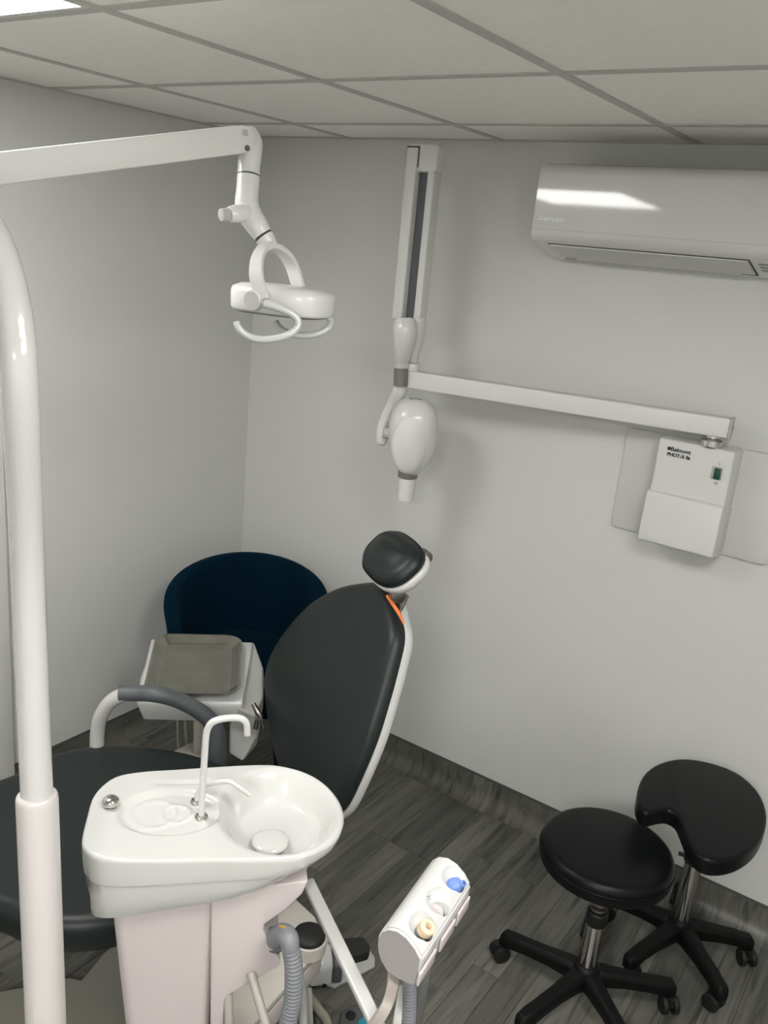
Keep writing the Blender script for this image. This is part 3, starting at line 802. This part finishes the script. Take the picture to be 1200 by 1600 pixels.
# tray
t0, t1, t2, t3 = V((0.4036, -0.8165, 0.6300)), V((0.6088, -0.6090, 0.6300)), V((0.8650, -0.9173, 0.6300)), V((0.6722, -1.0871, 0.6300))
ex = ((t1 - t0) + (t2 - t3)) / 2; ey = ((t3 - t0) + (t2 - t1)) / 2
tcn = (t0 + t1 + t2 + t3) / 4
exn = ex.normalized(); eyn = (ey - exn * ey.dot(exn)).normalized()
hx, hy = ex.length / 2, ey.length / 2
def trayring(k, z, r):
    out = []
    for sx, sy, a0 in ((1, 1, 0), (-1, 1, 90), (-1, -1, 180), (1, -1, 270)):
        for i in range(7):
            a = math.radians(a0 + 90 * i / 6)
            out.append(tcn + exn * (sx * (hx + k - r) + r * math.cos(a)) + eyn * (sy * (hy + k - r) + r * math.sin(a)) + V((0, 0, z)))
    return out
bm = B(); loft(bm, [trayring(-.030, .0, .03), trayring(-.004, .020, .05), trayring(-.001, .0222, .052), trayring(.0015, .0222, .053), trayring(.0025, .0235, .054), trayring(.001, .0246, .053), trayring(-.004, .0244, .05), trayring(-.007, .0225, .048), trayring(-.027, .0050, .034), trayring(-.031, .0028, .032), trayring(-.036, .0014, .03), trayring(-.05, .0010, .025)])
o = obj('instrument_tray', bm, M_steel, None, sharp=40)
tag(o, 'rectangular stainless steel instrument tray with rolled rim', 'tray')

# ================================================================== SPITTOON UNIT
a44, n44 = frame(44)
def S(s, m, z): return a44 * s + n44 * m + V((0, 0, z))
t = thing('spittoon_unit', 'white spittoon unit with oval rinsing bowl and cup filler taps', 'dental spittoon', tuple(S(-0.1, 2.12, 0)))
zr = 0.90
rim = [(-.281, 2.212), (-.283, 2.145), (-.280, 2.08), (-.252, 2.028), (-.20, 2.010), (-.14, 2.004), (-.066, 1.996), (0.024, 1.989), (0.076, 1.994), (.128, 2.020), (.164, 2.062), (.184, 2.117), (.186, 2.172), (.168, 2.223), (.138, 2.252), (.096, 2.272), (.035, 2.278), (-.045, 2.276), (-.143, 2.275), (-.205, 2.272), (-.245, 2.262), (-.270, 2.240)]
RIM = spline([S(s, m, zr) for s, m in rim], 5, True)
cen = S(-0.045, 2.14, zr)
def loc(p): return p.dot(a44), p.dot(n44)
def smooth(x): x = max(0, min(1, x)); return x * x * (3 - 2 * x)
def depth_at(p):
    s, m = loc(p)
    # oval bowl
    e = math.sqrt(((s - 0.066) / (0.114 if s > .066 else 0.122)) ** 2 + ((m - 2.136) / 0.136) ** 2)
    d = 0.056 * smooth((1.0 - e) / 0.42)
    # channel between taps and bowl, shallow
    c = math.sqrt(((s + 0.135) / 0.098) ** 2 + ((m - 2.140) / 0.070) ** 2)
    d2 = 0.0075 * smooth((1.0 - c) / 0.14)
    r1 = math.hypot(s + 0.165, m - 2.140); r2 = math.hypot(s + 0.125, m - 2.140)
    d2 -= 0.0028 * math.exp(-((r1 - 0.040) / 0.0035) ** 2) * (c < 1)
    d2 -= 0.0028 * math.exp(-((r2 - 0.026) / 0.003) ** 2) * (c < 1)
    # long grooves along the far edge
    g = 0.003 * math.exp(-((m - 2.050) / 0.006) ** 2) * smooth((0.13 - abs(s + 0.05)) / 0.03)
    return max(d, d2 + g)
rings = []
# outer skirt from bottom to rim
smin = -0.283
def skirt(kz, ks, km, ins=0.0):
    out = []
    for p in RIM:
        s, m = loc(p)
        s2 = -0.262 + (s + 0.262) * ks if s > -0.262 else s + (1 - ks) * 0.06
        m2 = 2.135 + (m - 2.135) * km
        f = (s - smin) / 0.47
        out.append(S(s2, m2, zr - kz * (1 - 0.42 * f)))
    return out
outer = [skirt(0.150, 0.70, 0.80), skirt(0.146, 0.735, 0.86), skirt(0.125, 0.80, 0.915), skirt(0.095, 0.872, 0.95), skirt(0.062, 0.935, 0.972), skirt(0.060, 0.955, 0.992), skirt(0.057, 0.965, 0.997), skirt(0.035, 0.992, 1.0), skirt(0.018, 1.0, 1.0), skirt(0.009, 1.0, 1.0)]
rings += outer
Nz = V((0, 0, 1))
for k in range(1, 5):
    a = PI / 2 * k / 4
    rings.append([cen + (p - cen) * (1 - 0.030 * (1 - math.cos(a))) + V((0, 0, -0.009 * (1 - math.sin(a)))) for p in RIM])
for k in range(1, 64):
    f = 0.970 * (1 - k / 64)
    rr_ = []
    for p in RIM:
        q = cen + (p - cen) * f
        q.z = zr - depth_at(q)
        rr_.append(q)
    rings.append(rr_)
bm = B(); loft(bm, rings); basin = obj('basin', bm, M_cer, t, sharp=45)
bm = B()
zb = zr - 0.056
c = V((1.5495, -1.5328, 0.8560)); c.z = zb
dz = 0.010
bm = B(); revolve(bm, [(0.024, -0.02), (0.024, 0.0), (0.030, 0.0)], c + V((0, 0, dz)), seg=32); obj('drain_gap', bm, M_seam, basin)
bm = B(); revolve(bm, [(0.030, 0.0), (0.0335, 0.001), (0.0345, 0.004), (0.0335, 0.007), (0.029, 0.0095), (0.015, 0.011), (0.001, 0.0115)], c + V((0, 0, dz)), seg=40); obj('drain_cover', bm, M_cer, basin, sharp=60)
# taps
def collar(p, r):
    b = B(); revolve(b, [(r * 0.6, 0), (r, 0), (r, 0.003), (r * 0.93, 0.005), (r * 0.75, 0.0055), (r * 0.7, 0.008), (r * 0.55, 0.008)], p)
    return obj('tap_collar', b, M_chrome, t)
pA = V((1.4372, -1.6009, 0.8890)); collar(V((pA.x, pA.y, zr - 0.0085)), 0.0125)
bm = B(); tube(bm, [V((pA.x, pA.y, zr - 0.005)), (1.4373, -1.6009, 0.9444), (1.4381, -1.6001, 0.9988), (1.4390, -1.5993, 1.0520), (1.4405, -1.5978, 1.0757), (1.4454, -1.5931, 1.0913), (1.4557, -1.5831, 1.0992), (1.4727, -1.5667, 1.1025), (1.4834, -1.5563, 1.1006), (1.4903, -1.5497, 1.0914), (1.4923, -1.5478, 1.0677)], .0063, 16, smooth=5); obj('cup_filler_spout', bm, M_cer, t, sharp=60)
pB = V((1.3973, -1.5756, 0.8895)); collar(V((pB.x, pB.y, zr - 0.0085)), 0.0120)
bm = B(); tube(bm, [V((pB.x, pB.y, zr - 0.005)), (1.3986, -1.5743, 0.9079), (1.4049, -1.5710, 0.9248), (1.4177, -1.5642, 0.9372), (1.4365, -1.5530, 0.9460), (1.4519, -1.5451, 0.9492), (1.4667, -1.5377, 0.9413), (1.4870, -1.5251, 0.9262)], .0052, 14, smooth=5); obj('bowl_rinse_spout', bm, M_cer, t, sharp=60)
pD = V((1.2967, -1.6949, 0.8814))
bm = B(); revolve(bm, [(0.013, 0), (0.013, 0.002), (0.010, 0.0025), (0.010, 0.005), (0.0155, 0.006), (0.0160, 0.009), (0.0145, 0.014), (0.010, 0.018), (0.004, 0.0195), (0.001, 0.0197)], (pD.x, pD.y, zr - 0.001)); obj('push_button', bm, M_chrome, t, sharp=60, label='domed chrome push button')
# cabinet under the bowl
def rect_plan(s0, s1, m0, m1, r, z, n=6):
    out = []
    for cs, cm, a0 in ((s1 - r, m1 - r, 0), (s0 + r, m1 - r, 90), (s0 + r, m0 + r, 180), (s1 - r, m0 + r, 270)):
        for k in range(n + 1):
            a = math.radians(a0 + 90 * k / n)
            out.append(S(cs + r * math.cos(a), cm + r * math.sin(a), z))
    return out
bm = B()
loft(bm, [rect_plan(-.190, -.0475, 2.03, 2.205, .022, 0.0505), rect_plan(-.200, -.0475, 2.02, 2.215, .022, 0.40), rect_plan(-.228, -.0475, 2.01, 2.232, .022, 0.745), rect_plan(-.232, -.0475, 2.01, 2.234, .022, 0.79)])
obj('cabinet', bm, M_panelpk, t, sharp=50)
fm = 2.2345
pp = [(1.5145, -1.6438, 0.7316), (1.5133, -1.6449, 0.7813), (1.5872, -1.5735, 0.8054), (1.6389, -1.5236, 0.8126), (1.6326, -1.5297, 0.7846), (1.6114, -1.5502, 0.7485), (1.5855, -1.5752, 0.7183), (1.5843, -1.5763, 0.7038), (1.5968, -1.5643, 0.6677), (1.6094, -1.5521, 0.6309), (1.6090, -1.5525, 0.6204), (1.5740, -1.5863, 0.5855), (1.5415, -1.6178, 0.5548), (1.5374, -1.6217, 0.5460), (1.5389, -1.6202, 0.4268), (1.5205, -1.6380, 0.4289)]
bm = B(); prism(bm, [V(p) - n44 * 0.002 for p in pp], -n44 * 0.13); obj('front_panel', bm, M_panelpk, t, bev=0.004)
bm = B(); loft(bm, [[S(0.06, 2.05, .70), S(.115, 2.06, .73), S(.105, 2.17, .73), S(.06, 2.19, .70)], [S(0.02, 2.03, .81), S(.128, 2.04, .83), S(.128, 2.20, .83), S(.02, 2.21, .81)]]); obj('bowl_bracket', bm, M_panelpk, t, bev=0.006)
bm = B(); tube(bm, [(1.5322, -1.6084, 0.5535), (1.5488, -1.6184, 0.4956), (1.5742, -1.6352, 0.4028)], .009, 12); obj('standpipe', bm, M_beige2, t)
# grey elbow and corrugated waste hose
bm = B(); tube(bm, [(1.5570, -1.5184, 0.6173), (1.5981, -1.5547, 0.6838), (1.6290, -1.5752, 0.7260), (1.6496, -1.5836, 0.7345), (1.6568, -1.5850, 0.7173)], [.019, .0195, .0185, .018, .0165], 22, smooth=4); obj('hose_elbow', bm, M_hose, t)
bm = B(); tube(bm, [(1.5769, -1.5374, 0.6494), (1.5892, -1.5472, 0.6692)], .0235, 24); obj('hose_socket', bm, M_dgrey, t, bev=0.002)
bm = B(); obox(bm, (1.6419, -1.5947, 0.7630), (0.010, 0.006, 0), (0.0, 0, 0.003), (0.002, -0.003, 0.0)); obj('brass_tab', bm, M_gold, t, label='small brass-coloured tab on the hose elbow')
hp = resample([(1.6542, -1.5844, 0.7238), (1.6636, -1.5835, 0.6919), (1.6698, -1.5857, 0.6571), (1.6728, -1.5883, 0.6100), (1.6697, -1.5948, 0.5460), (1.6629, -1.5912, 0.4301)], 0.0019)
bm = B(); tube(bm, hp, .0150, 18, ridges=0.13); obj('corrugated_hose', bm, M_hose, t, sharp=50)
bm = B(); tube(bm, [(1.5697, -1.5885, 0.6085), (1.6038, -1.6018, 0.5783), (1.6589, -1.6278, 0.5440), (1.6913, -1.6465, 0.5024)], .0085, 14, smooth=4); obj('drain_tube', bm, M_beige2, t)
bm = B(); tube(bm, [(1.6345, -1.5230, 0.6009), (1.6511, -1.5286, 0.5549), (1.6697, -1.5415, 0.4853)], .0085, 12, smooth=4); tube(bm, [(1.6285, -1.4795, 0.5243), (1.6543, -1.4950, 0.4343)], .0055, 10); obj('water_tube', bm, M_lgrey, t)

# ================================================================== LOW CABINET, FOOT CONTROLS
t = thing('low_cabinet', 'low cream cabinet on the floor behind the spittoon unit', 'cabinet', tuple(V((1.1922, -1.0529, -0.0000))))
cq = [V(p) for p in ((1.2629, -1.1012, 0.3000), (1.3669, -1.1217, 0.3000), (1.4309, -1.1620, 0.3000), (1.4428, -1.1841, 0.3000), (1.4699, -1.4765, 0.3000), (1.4701, -1.5527, 0.3000), (1.3287, -1.4135, 0.3000), (1.2673, -1.2317, 0.3000))]
cqc = sum(cq, V((0, 0, 0))) / len(cq)
bm = B(); prism(bm, cq, (0, 0, -0.018)); obj('top', bm, M_cream, t, bev=0.003)
bm = B(); prism(bm, [p.lerp(cqc, 0.045) - V((0, 0, 0.018)) for p in cq], (0, 0, -0.006)); obj('drawer_gap', bm, M_seam, t)
bm = B(); prism(bm, [p.lerp(cqc, 0.02) - V((0, 0, 0.024)) for p in cq], (0, 0, -0.060)); obj('drawer', bm, M_panelpk, t, bev=0.003)
bm = B(); prism(bm, [p.lerp(cqc, 0.22) - V((0, 0, 0.084)) for p in cq], (0, 0, -0.216)); obj('plinth', bm, M_dgrey, t, bev=0.003)
kc = V((1.4235, -1.2167, 0.3000))
t = thing('round_canister', 'small round white canister with black domed lid beside the white diagonal arm', 'canister', tuple(kc))
bm = B(); revolve(bm, [(0.040, 0), (0.0425, 0.001), (0.0425, 0.020), (0.0440, 0.022), (0.0440, 0.036), (0.0405, 0.0385), (0.02, 0.039)], kc); obj('body', bm, M_cream, t)
bm = B(); revolve(bm, [(0.0395, 0.036), (0.0400, 0.044), (0.0365, 0.050), (0.022, 0.054), (0.001, 0.055)], kc); obj('lid', bm, M_black, t, sharp=60, label='black rubber lid')

t = thing('foot_control', 'white and black foot control with a blue dot on a grey base', 'foot pedal', tuple(V((1.3292, -0.9651, 0.0000))))
g0 = [V(p) for p in ((1.2830, -0.9667, 0.0120), (1.3654, -0.8521, 0.0120), (1.4058, -0.8701, 0.0120), (1.4234, -0.8944, 0.0120), (1.3823, -1.0249, 0.0120), (1.2830, -1.0500, 0.0120))]
bm = B(); prism(bm, g0, (0, 0, -0.012)); obj('base', bm, M_lgrey, t, bev=0.004)
f0, f1 = V((1.3336, -1.0775, 0.0120)), V((1.3770, -1.0294, 0.0120))
fd = (f1 - f0); back = V((-fd.y, fd.x, 0)).normalized()
if back.y < 0: back = -back
pr = [f0, f0 + V((0, 0, .062)), f0 + back * .02 + V((0, 0, .078)), f0 + back * .10 + V((0, 0, .10)), f0 + back * .12 + V((0, 0, .092)), f0 + back * .125]
bm = B(); prism(bm, pr, fd); obj('housing', bm, M_white, t, bev=0.010)
bm = B(); cyl(bm, f0 + fd * 0.66 - back * 0.001 + V((0, 0, .006)), f0 + fd * 0.66 - back * 0.003 + V((0, 0, .006)), .0065); obj('cable_hole', bm, M_black, t)
bd = V((1.4881, -1.2038, 0.3141))
bm = B(); cyl(bm, f0 + fd * .93 + back * .06 + V((0, 0, .086)), f0 + fd * .93 + back * .06 + V((0, 0, .0925)), .0042); obj('blue_dot', bm, M_teal, t, label='small blue dot')
pr2 = [p + fd for p in pr]
bm = B(); prism(bm, [p.lerp(f0 + fd + back * .06 + V((0, 0, .04)), 0.06) for p in pr2], fd * 0.42); obj('side_housing', bm, M_dgrey, t, bev=0.006)
pd = [V(p) for p in ((1.4473, -1.1132, 0.2754), (1.4827, -1.0659, 0.2715), (1.5161, -1.0813, 0.2715), (1.5237, -1.1003, 0.2743), (1.5040, -1.1485, 0.2816), (1.4864, -1.1466, 0.2846))]
bm = B(); prism(bm, pd, (0, 0, -0.030)); obj('pedal', bm, M_black, t, bev=0.005, label='black pedal')

t = thing('foot_switch', 'black foot switch with a teal cap at the bottom edge of the floor', 'foot switch', tuple(V((1.4982, -1.0564, 0.0000))))
w0 = [V(p) for p in ((1.4582, -1.1001, 0.0400), (1.4638, -1.0720, 0.0400), (1.5151, -1.0285, 0.0400), (1.5511, -1.0472, 0.0400), (1.6005, -1.1275, 0.0400), (1.5432, -1.1754, 0.0400), (1.4912, -1.1475, 0.0400))]
bm = B(); prism(bm, w0, (0, 0, -0.04)); obj('housing', bm, M_dgrey, t, bev=0.008)
bm = B(); cyl(bm, V((1.5414, -1.0954, 0.0400)), V((1.5414, -1.0954, 0.0400)) + V((0, 0, .010)), .026, rnd=.003); obj('cap', bm, M_teal, t)
bm = B(); cyl(bm, V((1.4880, -1.0954, 0.0400)), V((1.4880, -1.0954, 0.0400)) + V((0, 0, .006)), .013, rnd=.002); obj('dial', bm, M_black, t)
bm = B(); tube(bm, [(1.3111, -1.0828, 0.0120), (1.3576, -1.0981, 0.0120), (1.4027, -1.1128, 0.0120), (1.4426, -1.1303, 0.0120), (1.5214, -1.2081, 0.0120)], .012, 12, smooth=5); o = obj('floor_hose', bm, M_beige, None, sharp=60); tag(o, 'beige hose lying on the floor under the waste hose', 'hose')
bm = B(); tube(bm, [(1.3140, -1.1275, 0.0060), (1.3609, -1.1198, 0.0060), (1.4055, -1.1418, 0.0060), (1.4758, -1.2165, 0.0060)], .006, 10, smooth=5); o = obj('floor_cable', bm, M_black, None, sharp=60); tag(o, 'thin black cable on the floor beside the beige hose', 'cable')

# ================================================================== ASSISTANT ARM AND SUCTION HOLDER
t = thing('suction_holder', 'white suction and syringe holder with three pockets on a jointed arm', 'instrument holder', tuple(V((1.8670, -1.5383, 0.8574)) - V((0, 0, 0.1))))
yH = -1.59
sec = [(1.8383, -1.5900, 0.8450), (1.8382, -1.5900, 0.8579), (1.8441, -1.5900, 0.8743), (1.8566, -1.5900, 0.8871), (1.8735, -1.5900, 0.8935), (1.8924, -1.5900, 0.8912), (1.9109, -1.5900, 0.8801), (1.9236, -1.5900, 0.8655), (1.9224, -1.5900, 0.8458), (1.9196, -1.5900, 0.8094), (1.9137, -1.5900, 0.8068), (1.8893, -1.5900, 0.8023), (1.8637, -1.5900, 0.8025), (1.8479, -1.5900, 0.8172), (1.8411, -1.5900, 0.8312)]
HV = V((-0.012, 0.173, 0.030))
bm = B(); prism(bm, sec, HV)
bmesh.ops.recalc_face_normals(bm, faces=bm.faces[:]); bm.normal_update()
bmesh.ops.bevel(bm, geom=[e for e in bm.edges if e.calc_face_angle(0) > 0.6], offset=0.004, segments=3, affect='EDGES', clamp_overlap=True)
body = obj('holder_body', bm, M_white, t, sharp=40)
# pockets cut with a boolean
s5, s7 = V(sec[4]), V(sec[7])
fdir = (s7 - s5).normalized()
fn = V((-fdir.z, 0, fdir.x)); 
if fn.z < 0: fn = -fn
PK = []
def carve(cut):
    me = bpy.data.meshes.new('cut')
    bmesh.ops.recalc_face_normals(cut, faces=cut.faces[:])
    cut.transform(Matrix.Translation(-ROOTLOC[t.name])); cut.to_mesh(me); cut.free()
    co = bpy.data.objects.new('tmp_cut', me); col.objects.link(co); co.parent = t
    md = body.modifiers.new('b', 'BOOLEAN'); md.object = co; md.operation = 'DIFFERENCE'; md.solver = 'EXACT'
    bpy.context.view_layer.update()
    dg = bpy.context.evaluated_depsgraph_get()
    nm_ = bpy.data.meshes.new_from_object(body.evaluated_get(dg))
    body.modifiers.clear(); body.data = nm_
    bpy.data.objects.remove(co)
    nm_.set_sharp_from_angle(angle=math.radians(35))
cut = B()
for f in (0.20, 0.52, 0.84):
    PK.append(s5.lerp(s7, 0.60) + HV * f)
for p in PK:
    R_ = 0.027
    cc0 = p + fn * 0.0190 - fdir * 0.009
    revolve(cut, [(max(R_ * math.sin(PI * q / 14), 0.0005), -R_ * math.cos(PI * q / 14)) for q in range(15)], cc0, fn, 28)
carve(cut)
cut = B()
for p in PK:
    tube(cut, [p + fn * 0.03, p - fn * 0.032 + fdir * 0.006], 0.0150, 24)
carve(cut)
endp = [V(p) for p in sec]; ec = sum(endp, V((0, 0, 0))) / len(endp)
bm = B(); prism(bm, [ec + (p - ec) * 0.93 + V((0, -0.0012, 0)) for p in endp], (0, 0.0015, 0)); obj('end_plate', bm, M_endp, t)
# third pocket (nearest): syringe with cream tip; farthest: blue nozzle
p = PK[0]
bm = B(); cyl(bm, p - fn * 0.030, p + fn * 0.004, 0.0115); obj('syringe_barrel', bm, M_hose, t)
bm = B(); revolve(bm, [(0.0125, 0.002), (0.0135, 0.004), (0.0135, 0.017), (0.012, 0.019), (0.006, 0.019), (0.005, 0.010)], p, fn); obj('cream_tip', bm, M_peach, t, label='cream silicone tip')
bm = B(); revolve(bm, [(0.0048, 0.0105), (0.001, 0.0107)], p, fn, 16); obj('tip_hole', bm, M_brown, t)
p = PK[2] + fdir * 0.004
bm = B(); revolve(bm, [(0.0135, -0.012), (0.0145, -0.004), (0.0135, 0.002), (0.008, 0.008), (0.0058, 0.011), (0.0058, 0.017), (0.0048, 0.0185), (0.003, 0.0185), (0.003, 0.012)], p, (fn + fdir * 0.35).normalized()); obj('blue_nozzle', bm, M_blue, t, label='pale blue nozzle')
p = PK[1]
bm = B(); revolve(bm, [(0.0160, -0.014), (0.001, -0.0135)], p, fn); obj('pocket_floor', bm, M_panelpk, t)
bm = B()
mk = s5.lerp(s7, 0.20) + HV * 0.50 + fn * 0.0004
for du, dv in ((0, 0.0028), (-0.0026, -0.0018), (0.0026, -0.0018), (0.0, 0.0)):
    obox(bm, mk + fdir * du + HV.normalized() * dv, fdir * 0.0012, HV.normalized() * 0.0012, fn * 0.0010)
obj('printed_symbol', bm, M_ink, t)
# hooks along the right side
bm = B()
e0, e1 = V(sec[7]), V(sec[9])
for f, L in ((0.12, 0.055), (0.52, 0.05), (0.84, 0.045)):
    c = e0.lerp(e1, 0.60) + HV * f + V((0.0035, 0, 0.0))
    obox(bm, c, V((0.005, 0, 0.0)), HV.normalized() * L, (e1 - e0) * 0.5)
obj('side_flange', bm, M_panelpk, t, bev=0.003)
hp = resample([(1.8793, -1.5396, 0.7622), (1.8839, -1.5390, 0.7211), (1.8879, -1.5364, 0.6520), (1.8832, -1.5201, 0.5327)], 0.0016)
bm = B(); tube(bm, hp, .0115, 16, ridges=0.07); obj('suction_hose', bm, M_hose, t, sharp=50)
bm = B(); tube(bm, [(1.8361, -1.3856, 0.7469), (1.8435, -1.4073, 0.7083), (1.8517, -1.4324, 0.6588), (1.8572, -1.4537, 0.5903), (1.8702, -1.4781, 0.4996)], .0125, 16, smooth=5); obj('smoky_hose', bm, M_hosel, t, sharp=60)
bm = B(); ribbon(bm, [(1.8613, -1.5277, 0.7246), (1.8703, -1.5467, 0.6903), (1.8827, -1.5709, 0.6357)], [.010, .014, .018], 0.004, (0.8, 0.57, 0)); obj('white_strip', bm, M_white_matt, t)
A_ = V((1.5858, -1.4548, 0.7393)); B_ = V((1.8695, -1.6210, 0.7293))
dr = (B_ - A_).normalized(); w1 = V((0.8128, 0.5752, 0.09)); w1 = (w1 - dr * w1.dot(dr)).normalized(); w2 = dr.cross(w1)
bm = B(); obox(bm, (A_ + B_) / 2 + dr * 0.02, dr * ((B_ - A_).length + 0.04), w1 * 0.0235, w2 * 0.018); obj('square_arm', bm, M_enamel, t, bev=0.004)
bm = B(); ribbon(bm, [(1.8803, -1.6576, 0.7467), (1.8894, -1.6439, 0.7676), (1.8912, -1.6243, 0.7839), (1.8796, -1.5948, 0.7826), (1.8685, -1.5744, 0.7899)], [.018, .019, .019, .020, .022], 0.010, (0.8, 0.57, 0)); obj('holder_bracket', bm, M_brown, t)

# ================================================================== STOOLS
def stool_base(t, hub, rot, R=0.235, htop=0.42, collar_z=0.33, bellows=True):
    hub = V((hub[0], hub[1], 0))
    for k in range(5):
        a = math.radians(rot + 72 * k)
        q = V((math.cos(a), math.sin(a), 0)); s_ = V((-math.sin(a), math.cos(a), 0))
        rings = []
        for f, z, hh, ww in ((0.015, .098, .056, .056), (0.05, .098, .050, .050), (.11, .091, .042, .042), (.17, .083, .040, .040), (R - .018, .076, .042, .042), (R + .010, .070, .044, .038), (R + .020, .064, .030, .026)):
            c = hub + q * f + V((0, 0, z))
            rings.append([c + s_ * ww / 2 * .6 + V((0, 0, hh / 2)), c + s_ * ww / 2 + V((0, 0, hh * .2)), c + s_ * ww / 2 * .9 - V((0, 0, hh / 2)), c - s_ * ww / 2 * .9 - V((0, 0, hh / 2)), c - s_ * ww / 2 + V((0, 0, hh * .2)), c - s_ * ww / 2 * .6 + V((0, 0, hh / 2))])
        bm = B(); loft(bm, rings); lg = obj('base_leg', bm, M_blackp, t, bev=0.003)
        # caster
        cc_ = hub + q * (R + 0.004)
        ca = a + 0.9 + k * 1.3
        wq = V((math.cos(ca), math.sin(ca), 0)); wa = V((-math.sin(ca), math.cos(ca), 0))
        wc = cc_ + wq * 0.014 + V((0, 0, 0.0255))
        bm = B()
        cyl(bm, wc + wa * 0.008, wc + wa * 0.023, 0.0250, rnd=0.003, seg=20); cyl(bm, wc - wa * 0.008, wc - wa * 0.023, 0.0250, rnd=0.003, seg=20)
        cyl(bm, wc - wa * 0.02, wc + wa * 0.02, 0.007, seg=10)
        cyl(bm, cc_ + V((0, 0, 0.045)), cc_ + V((0, 0, 0.070)), 0.009, seg=12)
        obox(bm, wc + V((0, 0, 0.016)), wq * 0.036, wa * 0.014, (0, 0, 0.022))
        obj('caster', bm, M_black, lg)
    bm = B(); revolve(bm, [(.030, .070), (.036, .078), (.037, .118), (.033, .130), (.028, .134)], hub); obj('hub', bm, M_blackp, t)
    bm = B(); revolve(bm, [(.0245, .130), (.0245, collar_z - .03)], hub); obj('gas_column', bm, M_chrome, t)
    return hub

hub = V((1.924, -0.617, 0))
t = thing('round_stool', 'round black swivel stool on five black castors, nearer the camera', 'stool', tuple(hub), 'black clinic stools')
stool_base(t, hub, 180, collar_z=.31)
bm = B(); revolve(bm, [(.026, .268), (.0285, .272), (.0285, .304), (.024, .310)], hub); obj('column_collar', bm, M_black, t)
prof = []
z = .310
while z < .425:
    prof += [(.0135, z), (.0225, z + .004), (.0235, z + .008), (.0225, z + .012), (.0135, z + .015)]
    z += .018
bm = B(); revolve(bm, prof, hub, seg=20); obj('bellows', bm, M_dchrome, t)
bm = B(); cyl(bm, hub + V((0, 0, .415)), hub + V((0, 0, .432)), .07, seg=20); obj('seat_plate', bm, M_black, t)
sc = V((1.912, -0.600, 0))
bm = B(); pad(bm, [sc + V((.173 * math.cos(a), .173 * math.sin(a), 0.500)) for a in [2 * PI * k / 64 for k in range(64)]], (0, 0, 1), 0.060, 0.024, dome=0.006, under=.010); st = obj('seat', bm, M_vinyl2, t, sharp=60)
bm = B(); tube(bm, [sc + V((.1735 * math.cos(a), .1735 * math.sin(a), 0.472)) for a in [2 * PI * k / 64 for k in range(65)]], .0018, 8); obj('piping', bm, M_vinyl2, st, sharp=80)

hub = V((2.072, -0.262, 0))
t = thing('saddle_stool', 'black saddle stool with notched kidney seat against the back wall', 'stool', tuple(hub), 'black clinic stools')
stool_base(t, hub, 177, R=0.205, collar_z=.36)
bm = B(); revolve(bm, [(.026, .325), (.030, .330), (.030, .350), (.024, .356)], hub); cyl(bm, hub + V((0, 0, .34)), hub + V((-.045, -.01, .338)), .006, seg=10); obj('column_collar', bm, M_black, t)
bm = B(); revolve(bm, [(.0165, .35), (.0165, .50)], hub); obj('piston', bm, M_dgrey, t)
bm = B(); obox(bm, hub + V((0.0, 0.0, .508)), (.13, 0, 0), (0, .13, 0), (0, 0, .02)); obj('seat_plate', bm, M_black, t, bev=.004)
ks = [(1.9421, -0.5131, 0.6000), (1.9179, -0.4348, 0.6000), (1.9106, -0.3509, 0.6000), (1.9276, -0.2742, 0.6000), (1.9671, -0.2100, 0.6000), (2.0304, -0.1726, 0.6000), (2.1105, -0.1676, 0.6000), (2.1793, -0.2159, 0.6000), (2.2228, -0.2997, 0.6000), (2.2401, -0.3950, 0.6000), (2.2361, -0.4888, 0.6000), (2.2120, -0.5673, 0.6000), (2.1758, -0.6151, 0.6000), (2.1385, -0.6240, 0.6000), (2.1049, -0.5942, 0.6000), (2.0735, -0.5430, 0.6000), (2.0452, -0.4990, 0.6000), (2.0202, -0.4893, 0.6000), (2.0015, -0.5102, 0.6000), (1.9873, -0.5340, 0.6000), (1.9699, -0.5428, 0.6000)]
kc_ = V((2.0500, -0.3675, 0.6000))
bm = B(); prism(bm, spline(ks, 3, True), (0, 0, -0.050))
bmesh.ops.recalc_face_normals(bm, faces=bm.faces[:]); bm.normal_update()
bmesh.ops.bevel(bm, geom=[e for e in bm.edges if e.calc_face_angle(0) > 1.0], offset=0.016, segments=5, profile=0.5, affect='EDGES', clamp_overlap=True)
obj('seat', bm, M_vinyl2, t, sharp=60)
